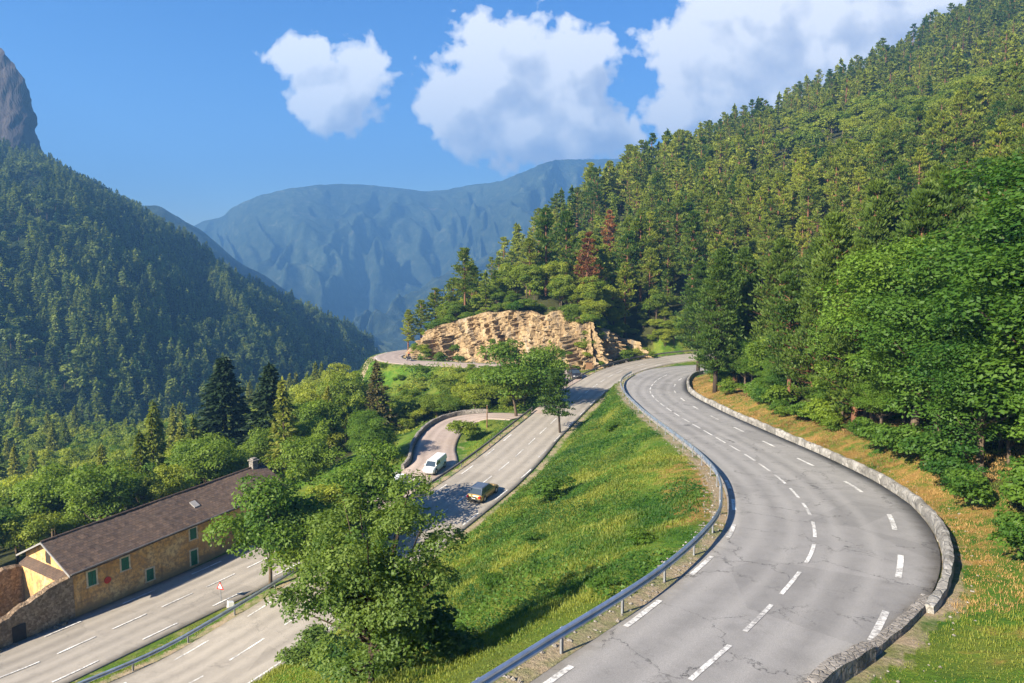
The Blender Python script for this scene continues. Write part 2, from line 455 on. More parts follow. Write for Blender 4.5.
LF = [np.array([4., 232, -26.2]), np.array([-8., 215, -25.3]), np.array([-19., 198, -24.3]), np.array([-26.5, 185, -23.6]), np.array([-28.8, 175, -23.2]), np.array([-27.3, 166.5, -22.95])] + [P(x, y, z) for x, y, z in [(410, 362, -22.6), (460, 364.5, -22.4), (512, 367, -22.25), (552, 371, -22.2), (576, 377, -22.15), (580, 384, -22.2), (570, 396, -22.45), (552, 414, -22.95)]]
LFC = lowpass(smooth(LF, .6), 8)
UPS = np.arange(len(UPC)) * .6
def prof(s, pts): return np.interp(s, [p[0] for p in pts], [p[1] for p in pts])
UPL = prof(UPS, [(0, 3.3), (28, 3.35), (34, 3.6), (42, 4.1), (50, 4.2), (60, 3.9), (82, 3.6), (104, 3.3), (116, 3.6), (127, 4.6), (145, 5.2), (170, 4.6), (215, 3.6), (244, 3.0), (275, 3.0), (292, 3.8), (380, 4.1)])
UPR = prof(UPS, [(0, 2.6), (30, 2.7), (34, 3.6), (40, 4.6), (45, 5.2), (49, 5.6), (54, 6.1), (60, 6.2), (105, 6.0), (114, 5.6), (127, 4.9), (142, 3.6), (170, 4.2), (200, 4.2), (235, 4.0), (300, 4.5), (380, 4.5)])
HSL = prof(np.arange(len(HSC)) * .6, [(0, 4.7), (72, 4.7), (84, 3.2), (140, 3.0)]); HSR = prof(np.arange(len(HSC)) * .6, [(0, 4.5), (62, 4.5), (80, 3.6), (100, 2.6), (140, 2.6)])
LFL = np.full(len(LFC), 3.4); LFR = np.full(len(LFC), 3.2)

def ribbon(name, c, l, r, mat, lift=0.0):
    n = len(c); R = right_of(c); V = []
    cols = [-1.0, -.82, 0, .82, 1.0]
    for k, f in enumerate(cols):
        o = (l if f < 0 else r) * f
        q = c.copy(); q[:, :2] += R * o[:, None]
        q[:, 2] += lift + .05 * (1 - f * f)
        V.append(q)
    lo = V[0].copy(); lo[:, 2] -= .5; hi = V[-1].copy(); hi[:, 2] -= .5
    V = [lo] + V + [hi]; m = len(V)
    A = np.stack(V, 1).reshape(-1, 3)
    ac = np.stack([-l, -l, -.82 * l, 0 * l, .82 * r, r, r], 1).ravel(); rim = np.tile([1, 1, 0, 0, 0, 1, 1.0], n)
    i = np.arange(n - 1)[:, None] * m + np.arange(m - 1)[None]
    F = np.stack([i, i + 1, i + m + 1, i + m], -1).reshape(-1, 4)
    o = link(name, mesh_np(name, A, [F[:, ::-1]], mat, True, {'across': ac, 'rim': rim})); tag(o, kind='structure'); return o

iend = int(178 / .6)
ribbon('road', UPC[:iend], UPL[:iend], UPR[:iend], M['asphalt_up'])
ribbon('road', UPC[iend - 1:], UPL[iend - 1:], UPR[iend - 1:], M['asphalt_low'], .002)
jl = int(80 / .6)
ribbon('road', HSC[:jl], HSL[:jl], HSR[:jl], M['asphalt_low'], -.03)
ribbon('road', HSC[jl - 1:], HSL[jl - 1:], HSR[jl - 1:], M['asphalt_pink'], -.028)
ribbon('road', LFC, LFL, LFR, M['asphalt_pink'], -.06)

def crown_z(f): return .05 * (1 - f * f)
def marks(name, c, l, r, spec, lift=.014):
    V = []; F = []
    L = np.concatenate([[0], np.cumsum(np.linalg.norm(np.diff(c[:, :2], axis=0), axis=1))])
    R = right_of(c)
    def at(s, o):
        x = [np.interp(s, L, c[:, k]) for k in range(3)]; rr = [np.interp(s, L, R[:, k]) for k in range(2)]
        w = np.interp(s, L, r if o > 0 else l)
        return (x[0] + rr[0] * o, x[1] + rr[1] * o, x[2] + crown_z(o / w) + lift)
    for (off, s0, s1, on, gap, w) in spec:
        s = s0
        while s < s1:
            ln = on * random.uniform(.97, 1.03); m = max(2, int(ln / .5)); b = len(V)
            for k in range(m + 1):
                t = s + ln * k / m
                o = off(t) if callable(off) else off
                V += [at(t, o - w / 2), at(t, o + w / 2)]
            F += [(b + 2 * k, b + 2 * k + 1, b + 2 * k + 3, b + 2 * k + 2) for k in range(m)]
            s += on + gap
    o = link(name, mesh_np(name, V, [np.array(F)], M['paint'])); tag(o, kind='structure')
rl = lambda s: float(np.interp(s, [0, 30, 42, 47, 51, 58, 67, 90, 115, 130], [3.0, 3.35, 3.45, 3.7, 4.2, 4.2, 3.65, 3.6, 3.5, 3.2]))
ll = lambda s: -float(np.interp(s, [0, 27, 33, 42, 50, 60, 80, 100, 130], [2.9, 2.95, 3.3, 3.65, 3.85, 3.6, 3.3, 3.0, 3.0]))
marks('road_markings', UPC[:iend], UPL[:iend], UPR[:iend], [(0, 27.45 - 4.33 * 6, 139, 3.0, 1.33, .16), (rl, 34.0 - 13.8, 49.5, 3.0, 3.9, .24), (rl, 56.4, 139, 3.0, 5.4, .2), (ll, 24.4 - 8, 60, 3.0, 3.5, .2)])
ja = int(205 / .6)
marks('road_markings', UPC[ja:], UPL[ja:], UPR[ja:], [(0, 12, 172, 3.0, 1.9, .13), (3.6, 70, 172, 3.0, 3.5, .14), (-2.75, 10, 80, 3., 3.5, .12), (-3.35, 82, 172, 3, 3.5, .14)], .018)
marks('road_markings', HSC, HSL, HSR, [(0, 8.1, 88, 3.0, 1.33, .15), (-3.55, 8.9, 88, 3.0, 3.5, .17), (3.6, 12.7, 74, 3.0, 3.5, .17)])
marks('road_markings', LFC, LFL, LFR, [(-2.9, 20, 120, 3, 3.5, .15), (2.8, 20, 118, 3, 3.5, .15)])

# ------------------------------------------------------------------ terrain
CTRL = []
def add(p): CTRL.append(tuple(p))
for c, st in ((UPC, 14), (HSC, 14), (LFC, 14)):
    for q in c[::st]: add(q)
# hill side of the upper road
for s in range(20, 132, 9):
    i = int(s / .6); r = right_of(UPC)[i]; z = UPC[i, 2]
    for o, dz in ((9, .7), (14, 2.0), (24, 6.0), (40, 13.0)):
        if s < 60: dz *= .55 + .45 * max(0, (s - 25) / 35)
        add((UPC[i, 0] + r[0] * o, UPC[i, 1] + r[1] * o, z + dz))
RIDGE = [(-8, 192, -11), (-3, 210, -9), (17, 262, 5.5), (56, 330, 27), (110, 390, 56), (173, 450, 85), (270, 530, 131), (378, 600, 184), (480, 660, 240), (640, 740, 330)]
for x, y, z in RIDGE:
    add((x, y, z)); add((x - 40, y + 45, z - 30 - .1 * abs(z))); add((x - 120, y + 160, z - 95 - .2 * abs(z)))
for p in [(36, 168, -13), (62, 152, -13), (70, 135, -12), (113, 250, 21), (239, 350, 77), (60, 205, 2), (90, 330, 38),
          (120, 110, 24), (120, 30, 26), (200, 150, 62), (300, 300, 122), (330, 430, 150), (60, 10, 4), (150, -30, 40), (30, -10, -9), (10, -10, -12), (-10, -8, -12), (240, 40, 80), (420, 300, 190)]: add(p)
# valley on the left
for p in [(-52, 75, -33.5), (-66, 90, -39), (-45, 100, -35), (-30, 110, -31.5), (-66, 130, -45), (-100, 150, -54), (-60, 180, -48), (-120, 250, -64), (-200, 300, -70), (-100, 400, -90), (-70, 50, -38),
          (-100, 60, -48), (-60, 20, -33), (-37, 154, -33), (-46, 166, -40), (-25, 140, -29.5), (-34, 125, -34), (-60, 222, -46), (-48, 225, -42), (-40, 200, -36), (-42, 185, -35), (-20, 222, -33), (-75, 300, -72), (-150, 600, -120), (-220, 900, -160), (-50, 250, -42),
          (-13, 132, -26.5), (-2, 128, -25.3), (-16, 148, -24.6), (4, 136, -23.8), (-160, 100, -62), (-250, 150, -75), (-110, 0, -42), (0, 600, -60), (100, 800, -40)]: add(p)
# sloping grass bank between the two roads (slightly convex)
for p in [P(500, 610, -15.2), P(450, 640, -18), P(560, 560, -15.8), P(600, 500, -17.3), P(540, 520, -20.5), P(480, 575, -20.5), P(640, 470, -16.6), (-9, 22, -15.5), (-17, 30, -22.5), (-22, 12, -21)]: add(p)
CLP = np.array([(0, 213), (-11, 201), (-20.5, 187), (-24.2, 176.5), (-22, 167.5), (-10, 160), (1, 155.5), (9, 151), (14, 146.8), (18, 146.3), (23, 153), (29, 159)], float)
CLQ = resample(np.c_[CLP, np.zeros(len(CLP))], .55)
CLS = np.arange(len(CLQ)) * .55
CLH = np.where(CLQ[:, 1] > 172, 5.5, prof(CLQ[:, 0], [(-25, 6.0), (-22, 7.2), (-15, 9.6), (-6, 11.2), (2, 11.6), (9, 11.2), (14, 10.4), (18, 9.4), (23, 7.5), (29, 4.5)]))
CLZ = np.where(CLQ[:, 1] > 172, -23.6, prof(CLQ[:, 0], [(-25, -23), (-10, -22.5), (9, -22.2), (20, -22.0), (29, -21.6)]))
CLH = lowpass(np.c_[CLH, CLH], 20)[:, 0]; CLZ = lowpass(np.c_[CLZ, CLZ], 20)[:, 0]
CLN = -right_of(lowpass(CLQ, 40))
for k in range(0, len(CLQ), 9):
    add((CLQ[k, 0] + CLN[k, 0] * 8, CLQ[k, 1] + CLN[k, 1] * 8, CLZ[k] + CLH[k] * .96)); add((CLQ[k, 0] + CLN[k, 0] * 15, CLQ[k, 1] + CLN[k, 1] * 15, CLZ[k] + CLH[k] * 1.08 + .6))
    add((CLQ[k, 0], CLQ[k, 1], CLZ[k]))
CT = np.array(CTRL)
_S = 100.0
def _phi(d): return np.sqrt(d * d + .05 ** 2)
_n = len(CT)
_D = np.hypot(CT[:, None, 0] - CT[None, :, 0], CT[:, None, 1] - CT[None, :, 1]) / _S
_A = np.zeros((_n + 3, _n + 3)); _A[:_n, :_n] = _phi(_D) - np.eye(_n) * .004
_Q = np.stack([np.ones(_n), CT[:, 0] / _S, CT[:, 1] / _S], 1); _A[:_n, _n:] = _Q; _A[_n:, :_n] = _Q.T
_W = np.linalg.solve(_A, np.concatenate([CT[:, 2], [0, 0, 0]]))
def base_h(x, y):
    out = np.empty(len(x))
    for a in range(0, len(x), 40000):
        b = slice(a, a + 40000)
        d = np.hypot(x[b, None] - CT[None, :, 0], y[b, None] - CT[None, :, 1]) / _S
        out[b] = _phi(d) @ _W[:_n] + _W[_n] + _W[_n + 1] * x[b] / _S + _W[_n + 2] * y[b] / _S
    return out

ROADS = [(UPC, UPL, UPR), (HSC, HSL, HSR), (LFC, LFL, LFR)]
def road_info(x, y):
    """per road: distance beyond the asphalt edge (<0 on it), signed offset, road height"""
    res = []
    for c, l, r in ROADS:
        st = 2; q = c[::st]; R = right_of(c)[::st]; lw = l[::st]; rw = r[::st]
        near = (x > q[:, 0].min() - 40) & (x < q[:, 0].max() + 40) & (y > q[:, 1].min() - 40) & (y < q[:, 1].max() + 40)
        dist = np.full(len(x), 99.0); z = np.zeros(len(x)); so = np.full(len(x), 99.0); si = np.zeros(len(x))
        idx = np.nonzero(near)[0]
        for a in range(0, len(idx), 20000):
            k = idx[a:a + 20000]
            d = (x[k, None] - q[None, :, 0]) ** 2 + (y[k, None] - q[None, :, 1]) ** 2
            # nearest by distance beyond the edge, so both passes of the hairpin work
            j = d.argmin(1); dx = x[k] - q[j, 0]; dy = y[k] - q[j, 1]
            o = dx * R[j, 0] + dy * R[j, 1]; dd = np.sqrt(d[np.arange(len(k)), j])
            w = np.where(o > 0, rw[j], lw[j])
            t = dx * -R[j, 1] + dy * R[j, 0]
            j2 = np.clip(j + np.where(t > 0, 1, -1), 0, len(q) - 1)
            seg = np.hypot(q[j2, 0] - q[j, 0], q[j2, 1] - q[j, 1]) + 1e-6
            z[k] = q[j, 2] + (q[j2, 2] - q[j, 2]) * np.clip(np.abs(t) / seg, 0, 1)
            dist[k] = dd - w; so[k] = o; si[k] = j * st * .6
        res.append((dist, so, z, si))
    return res

def H(x, y, info=None):
    x = np.atleast_1d(np.asarray(x, float)); y = np.atleast_1d(np.asarray(y, float))
    b = base_h(x, y)
    info = info or road_info(x, y)
    dmin = np.min([i[0] for i in info], 0)
    far = np.hypot(x, y)
    b = b + fbm(x * .09, y * .09, octaves=4, seed=3) * .55 * sstep(.5, 8, dmin) + fbm(x * .018, y * .018, octaves=3, seed=5) * sstep(15, 90, dmin) * np.clip(far / 120, .5, 3.0) * 1.1
    W = []; Z = []
    for d, so, z, si in info:
        w = 1 - sstep(.7, 4.5, d)
        W.append(w / (1.0005 - w)); Z.append(z - .13 + np.clip(d, 0, 5) * .0)
    W = np.array(W); Z = np.array(Z)
    wt = np.max(np.array([1 - sstep(.7, 4.5, i[0]) for i in info]), 0)
    zr = (W * Z).sum(0) / (W.sum(0) + 1e-9)
    out = b * (1 - wt) + zr * wt
    nr_ = np.nonzero((x > -70) & (x < 55) & (y > 130) & (y < 235))[0]
    for a in range(0, len(nr_), 20000):
        k = nr_[a:a + 20000]; q = CLQ[::2]
        d = np.hypot(x[k, None] - q[None, :, 0], y[k, None] - q[None, :, 1]); j = d.argmin(1); dm = d.min(1)
        sd = (x[k] - q[j, 0]) * CLN[::2][j, 0] + (y[k] - q[j, 1]) * CLN[::2][j, 1]
        lim = CLZ[::2][j] - .8 + sstep(4.0, 7.0, dm) * (CLH[::2][j] + 1.5) + np.clip(dm - 7, 0, 99) * 3
        inside = (sd > -.5) & (dm < 14)
        out[k] = np.where(inside, np.minimum(out[k], lim), out[k])
    return out

def ground(px, py, ymax=420):
    """first point of the terrain along the view ray through a pixel of the photograph"""
    d = ray(px, py); t = np.linspace(10, ymax, 1600)
    p = d[None] * t[:, None]; h = H(p[:, 0], p[:, 1]); k = np.nonzero(p[:, 2] < h)[0]
    return p[k[0]] if len(k) else None

def inpoly(x, y, poly):
    x = np.asarray(x); y = np.asarray(y); c = np.zeros(x.shape, bool); n = len(poly)
    for i in range(n):
        x1, y1 = poly[i]; x2, y2 = poly[(i + 1) % n]
        hit = ((y1 > y) != (y2 > y)) & (x < (x2 - x1) * (y - y1) / (y2 - y1 + 1e-12) + x1)
        c ^= hit
    return c
_ur = offs(UPC, UPR + 4.5)
HILLPOLY = [tuple(_ur[int(s / .6), :2]) for s in range(12, 136, 6)] + [(40, 128), (60, 134), (68, 148), (60, 164), (40, 170), (27, 161), (22, 158), (14, 154), (3, 161), (-9, 166), (-18, 171), (-20, 184), (-18, 200), (-26, 225), (-18, 250), (-5, 275), (38, 350), (95, 412), (160, 475), (258, 560), (370, 645), (520, 730), (620, 700), (560, 420), (420, 250), (260, 80), (150, -20), (60, -20), (30, 5)]
VALPOLY = [(-47, 40), (-52, 62), (-46, 76), (-36, 92), (-27, 104), (-21, 120), (-29, 150), (-40, 172), (-48, 190), (-54, 215), (-62, 250), (-66, 330), (-120, 430), (-260, 360), (-330, 240), (-240, 90), (-110, 20)]
SLOPEPOLY = [(-19, 116), (-12, 121), (-3, 121), (4, 119), (8, 124), (8, 138), (-2, 145), (-14, 151), (-27, 158), (-33, 150), (-26, 128)]

# ground sheet: polar grid, fine where the camera looks
rr_ = np.concatenate([np.geomspace(3, 240, 640), np.geomspace(241, 1000, 190)])
th = np.concatenate([np.linspace(-88, -39, 70)[:-1], np.linspace(-39, 39, 430), np.linspace(39, 88, 70)[1:]]) * math.pi / 180
RR, TH = np.meshgrid(rr_, th, indexing='ij')
gx = (RR * np.sin(TH)).ravel(); gy = (RR * np.cos(TH)).ravel()
ginfo = road_info(gx, gy)
gz = H(gx, gy, ginfo)
gd = np.min([i[0] for i in ginfo], 0)
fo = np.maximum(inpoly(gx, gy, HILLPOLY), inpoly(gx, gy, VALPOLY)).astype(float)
dU, oU, zU, sU = ginfo[0]
# dry grass inside the upper bend and in patches along its outer verge
bendpix = (oU > 0) & (sU > 26) & (sU < 135)
dry = np.where(bendpix, (1 - sstep(4, 8, dU)) * np.where(sU < 44, .35 + .4 * sstep(20, 44, sU), 1.0) * .47, 0)
dry = np.maximum(dry, np.where((oU < 0) & (sU > 45) & (sU < 70), (1 - sstep(2, 6.5, dU)) * .55, 0))
dry = np.maximum(dry, np.where((oU > 0) & (sU > 215), (1 - sstep(.3, 2.5, dU)) * .45, 0))
dirt = np.where((gd > 0) & (gd < 1.3), .42, 0) + np.where(dU < .9, .12, 0)
trackd = np.hypot(gx + 34 - (gy - 162) * .35, (gy - 162) * .0)
dirt = np.maximum(dirt, np.where((gy > 138) & (gy < 176) & (trackd < 2.2), .6, 0))
nth = len(th); nr = len(rr_)
ii = np.arange(nr - 1)[:, None] * nth + np.arange(nth - 1)[None]
F = np.stack([ii, ii + 1, ii + nth + 1, ii + nth], -1).reshape(-1, 4)
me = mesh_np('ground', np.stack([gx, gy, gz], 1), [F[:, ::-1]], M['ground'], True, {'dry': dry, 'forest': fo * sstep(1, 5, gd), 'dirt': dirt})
tag(link('ground', me), kind='structure')

# ------------------------------------------------------------------ rock cliff beside the far road
cl = CLQ; n = len(cl); nv = 56
sN = CLS
hgt = CLH * (1 + .07 * vnoise(sN * .3, sN * 0, seed=9))
Rn = CLN
zb = CLZ - .9
V = []
for k in range(nv):
    v = k / (nv - 1)
    back = (v ** 1.2) * 4.4 if v < .9 else 3.88 + (v - .9) * 55
    z = zb + hgt * min(v / .92, 1.0) - (0 if v < .92 else (v - .92) * 16)
    V.append(np.stack([cl[:, 0] + Rn[:, 0] * back, cl[:, 1] + Rn[:, 1] * back, z], 1))
V = np.stack(V, 1)
x, y, z = V[..., 0], V[..., 1], V[..., 2]
s2 = np.broadcast_to(sN[:, None], x.shape)
# fractured blocks: every cell of a slanting cell pattern is one broken face with its own offset and tilt
def worley(u, v, seed):
    iu, iv = np.floor(u).astype(np.int64), np.floor(v).astype(np.int64); best = np.full(u.shape, 9e9); sec = best.copy(); val = np.zeros(u.shape)
    for a in (-1, 0, 1):
        for b in (-1, 0, 1):
            cu, cv = iu + a, iv + b; z0 = np.zeros_like(cu)
            pu = cu + .1 + .8 * _hash(cu, cv, z0, seed); pv = cv + .1 + .8 * _hash(cu, cv, z0, seed + 1); dd_ = (u - pu) ** 2 + (v - pv) ** 2
            h0 = _hash(cu, cv, z0, seed + 2); t1 = _hash(cu, cv, z0, seed + 3) - .5; t2 = _hash(cu, cv, z0, seed + 4) - .5
            nv_ = h0 + (u - pu) * t1 * 1.3 + (v - pv) * t2 * 1.3; k = dd_ < best
            sec = np.where(k, best, np.minimum(sec, dd_)); val = np.where(k, nv_, val); best = np.where(k, dd_, best)
    return val, np.sqrt(sec) - np.sqrt(best)
zz = z - zb[:, None]
w1, e1 = worley((s2 + zz * .38) / 2.9, zz / 9.5 + s2 * .05, 21); w2, e2 = worley((s2 + zz * .5) / 1.2, zz / 4.6 + s2 * .1, 31); w3, e3 = worley((s2 + zz * .45) / .6, zz / 1.7, 41)
but = w1 * 3.3 + w2 * 1.05 + w3 * .26 - (e1 < .10) * .7 - (e2 < .09) * .35 + vnoise(s2 * .07, zz * .04, seed=25) * 1.2
env = np.clip(np.linspace(0, 1, nv) * 8, 0, 1)[None] * np.clip((1 - np.linspace(0, 1, nv)) * 6, 0, 1)[None]
d = (but - 2.0) * env
V[..., 0] += Rn[:, None, 0] * d; V[..., 1] += Rn[:, None, 1] * d
i = np.arange(n - 1)[:, None] * nv + np.arange(nv - 1)[None]
F = np.stack([i, i + 1, i + nv + 1, i + nv], -1).reshape(-1, 4)
tag(link('rock_cliff', mesh_np('rock_cliff', V.reshape(-1, 3), [F], M['cliff'], False)), kind='structure')
CLIFF = V

# ------------------------------------------------------------------ mountains
def mat_farmt(name, a, b, c):
    t = NT(name); co = t.coord()
    n1 = t.noise(.004, 6, .65, co); n2 = t.noise(.03, 6, .7, co, .5); n3 = t.noise(.012, 5, .7, co, 1.0)
    col = t.ramp(n2, [(.3, a), (.55, b), (.75, c)])
    col = t.mix(t.ramp(n3, [(.64, 0.0), (.72, .8)]), col, (.20, .18, .15))
    col = t.mix(t.ramp(n1, [(.4, .4), (.6, 0.0)]), col, tuple(v * .5 for v in a))
    return t.pr(col, .95, 0, n2, 1.0, 14.0, .05)
M['farmt'] = mat_farmt('far_forest_slope', (.022, .042, .026), (.075, .10, .058), (.19, .20, .12))

def mountain(name, ridge, base, back, mat, nu=260, nv=90, amp=60, fr=.004, seed=1, rough=5.0, power=1.0):
    """surface from a ridge line down to a foot line (both world points), with spurs and gullies, and a back slope"""
    def rs(p, n):
        q = smooth(p, 5.0); t = np.linspace(0, 1, len(q)); u = np.linspace(0, 1, n)
        return np.stack([np.interp(u, t, q[:, k]) for k in range(3)], 1)
    A, B = rs(ridge, nu), rs(base, nu)
    vs = np.concatenate([np.linspace(-.35, 0, 14)[:-1], np.linspace(0, 1, nv)])
    V = []
    dn = (B - A)
    for v in vs:
        if v < 0: q = A + np.array(back)[None] * (-v / .35)
        else:
            q = A + dn * v; q[:, 2] = A[:, 2] + dn[:, 2] * v ** power
        V.append(q)
    V = np.stack(V, 1); x, y, z = V[..., 0], V[..., 1], V[..., 2]
    ln = np.concatenate([[0], np.cumsum(np.linalg.norm(np.diff(A[:, :2], axis=0), axis=1))])[:, None] + 0 * x
    vv = np.broadcast_to(vs[None], x.shape)
    env = np.where(vv < 0, 0, np.sin(np.clip(vv, 0, 1) * math.pi) ** 1.1)
    w1_ = fbm(ln * fr * .7, vv * 1.8, octaves=3, seed=seed + 7) * 1.1; w2_ = fbm(ln * fr * 1.6 + 9, vv * 2.5, octaves=3, seed=seed + 8) * .9
    sp = 1 - np.abs(vnoise(ln * fr + vv * 1.6 + w1_, vv * 1.9 + w2_, seed=seed)) * 2
    sp2 = 1 - np.abs(vnoise(ln * fr * 2.7 - vv * 1.5 + w2_ * 1.5, vv * 5.0 + w1_ * 1.5, seed=seed + 1)) * 2
    V[..., 2] += env * amp * (sp * .7 + sp2 * .35) + fbm(x * .02, y * .02, octaves=4, seed=seed + 2) * rough * (.4 + .6 * env)
    m = len(vs); i = np.arange(nu - 1)[:, None] * m + np.arange(m - 1)[None]
    F = np.stack([i, i + 1, i + m + 1, i + m], -1).reshape(-1, 4)
    o = tag(link(name, mesh_np(name, V.reshape(-1, 3), [F], mat, True)), kind='structure')
    return V[:, 13:]
D2 = lambda pts, Y: [PD(x, y, Yv) for (x, y), Yv in zip(pts, Y if hasattr(Y, '__len__') else [Y] * len(pts))]
# far blue range
ra = [(60, 280), (150, 245), (205, 221), (222, 217), (232, 208), (262, 195), (300, 187), (340, 184), (390, 187), (430, 191), (470, 185), (497, 182), (520, 173), (545, 163), (562, 159.5), (600, 159), (640, 157), (700, 140), (780, 120), (900, 100)]
A = D2(ra, [4300 + 250 * math.sin(i * .9) for i in range(len(ra))])
B = [np.array([p[0] * .66, p[1] * .66, -430]) for p in A]
mountain('mountain', A, B, (0, 900, -500), M['farmt'], 460, 140, 150, .0026, 31, 7)
# nearer spur coming down from the right
rb = [(400, 312), (424, 288), (450, 272), (490, 254), (520, 238), (545, 222), (585, 202), (620, 190), (680, 168), (780, 140)]
A = D2(rb, [2700, 2750, 2800, 2850, 2900, 2950, 3000, 3050, 3100, 3200])
B = [np.array([p[0] - 330, p[1] * .78, -420]) for p in A]
mountain('mountain', A, B, (250, 700, -500), M['farmt'], 260, 80, 90, .005, 41, 9)
# dark ridge behind the wooded slope on the left
rc = [(40, 190), (80, 196), (111, 199), (139, 206), (160, 207), (183, 220), (200, 229), (222, 248), (240, 262), (261, 274), (285, 290), (311, 307), (340, 321), (372, 336), (400, 350)]
A = D2(rc, [1900 + 25 * i for i in range(len(rc))])
B = [np.array([p[0] * .72 + 170, p[1] * .8, -330]) for p in A]
mountain('mountain', A, B, (-200, 500, -300), M['farmt'], 260, 80, 30, .006, 51, 7)
# wooded slope on the left
rd = [(-160, 80), (-90, 118), (-40, 140), (10, 156), (42, 164), (72, 185), (100, 197), (128, 211), (150, 226), (167, 238), (195, 257), (222, 277), (255, 293), (289, 311), (334, 330), (365, 345)]
A = D2(rd, [760, 790, 815, 840, 860, 880, 895, 910, 925, 935, 950, 970, 990, 1010, 1040, 1060])
B = [np.array(p) for p in [(-300, 110, -100), (-270, 150, -100), (-240, 180, -100), (-210, 205, -100), (-185, 235, -100), (-165, 265, -100), (-150, 300, -100), (-135, 340, -104), (-122, 385, -110), (-115, 430, -114), (-120, 490, -106), (-112, 540, -114), (-108, 600, -124), (-108, 680, -138), (-115, 780, -155), (-130, 860, -165)]]
M['woodfloor'] = mat_farmt('wooded_slope_floor', (.016, .026, .010), (.026, .040, .014), (.04, .055, .018))
LEFT = mountain('hills', A, B, (-180, 260, -120), M['woodfloor'], 300, 150, 20, .012, 61, 3.5, 1.15)
# rock wall crowning the left slope
rk = [(-120, 20), (-60, 34), (-20, 42), (0, 48), (10, 57), (19, 69), (26, 82), (33, 101), (38, 128), (42, 152), (46, 172)]
top = np.array(D2(rk, [1000, 990, 980, 975, 972, 970, 968, 966, 964, 962, 960]))
nu, nv = 160, 46
tq = smooth(top, 2.0); u = np.linspace(0, 1, nu); tt = np.linspace(0, 1, len(tq)); T = np.stack([np.interp(u, tt, tq[:, k]) for k in range(3)], 1)
foot = T.copy(); foot[:, 0] += 14; foot[:, 1] -= 70; foot[:, 2] = np.minimum(T[:, 2] - 4, PD(0, 205, 900)[2] + 0 * T[:, 2])
V = []
for k in range(nv + 10):
    if k < 10: q = T.copy(); q[:, 0] -= (10 - k) * 20; q[:, 1] += (10 - k) * 16; q[:, 2] -= (10 - k) ** 1.4 * 2.0
    else:
        v = (k - 10) / (nv - 1); q = T + (foot - T) * v; q[:, 1] = T[:, 1] + (foot[:, 1] - T[:, 1]) * v ** .8
    V.append(q)
V = np.stack(V, 1); x, y, z = V[..., 0], V[..., 1], V[..., 2]
dd = np.abs(vnoise(x * .03, z * .012, seed=71)) * 14 + fbm(x * .09, z * .05, octaves=4, seed=72) * 3.5
env = np.clip(np.arange(nv + 10) / 10, 0, 1)[None]
V[..., 1] += (dd - 6) * env; V[..., 0] += fbm(y * .05, z * .07, octaves=3, seed=73) * 3.0 * env
m = nv + 10; i = np.arange(nu - 1)[:, None] * m + np.arange(m - 1)[None]
F = np.stack([i, i + 1, i + m + 1, i + m], -1).reshape(-1, 4)
tag(link('mountain', mesh_np('mountain', V.reshape(-1, 3), [F], M['greyrock'], False)), kind='structure')
# ------------------------------------------------------------------ trees
def cards(c, nrm, size, asp=.55):
    """diamond leaf faces at c facing nrm"""
    n = len(c); nrm = nrm / (np.linalg.norm(nrm, axis=1, keepdims=True) + 1e-9)
    r = rng.normal(size=(n, 3)); t = np.cross(nrm, r); t /= np.linalg.norm(t, axis=1, keepdims=True) + 1e-9
    b = np.cross(nrm, t); s = np.broadcast_to(size, (n,))[:, None]
    V = np.stack([c - t * s, c + b * s * asp, c + t * s, c - b * s * asp], 1).reshape(-1, 3)
    return V, np.arange(4 * n).reshape(n, 4)

def along(c, d, size, asp):
    """long needle sprays at c pointing along d"""
    n = len(c); d = d / (np.linalg.norm(d, axis=1, keepdims=True) + 1e-9)
    r = rng.normal(size=(n, 3)) + np.array([0, 0, .6]); b = np.cross(d, r); b /= np.linalg.norm(b, axis=1, keepdims=True) + 1e-9
    s = np.broadcast_to(size, (n,))[:, None]
    V = np.stack([c - d * s * .35, c + b * s * asp + d * s * .25, c + d * s, c - b * s * asp + d * s * .25], 1).reshape(-1, 3)
    return V, np.arange(4 * n).reshape(n, 4)

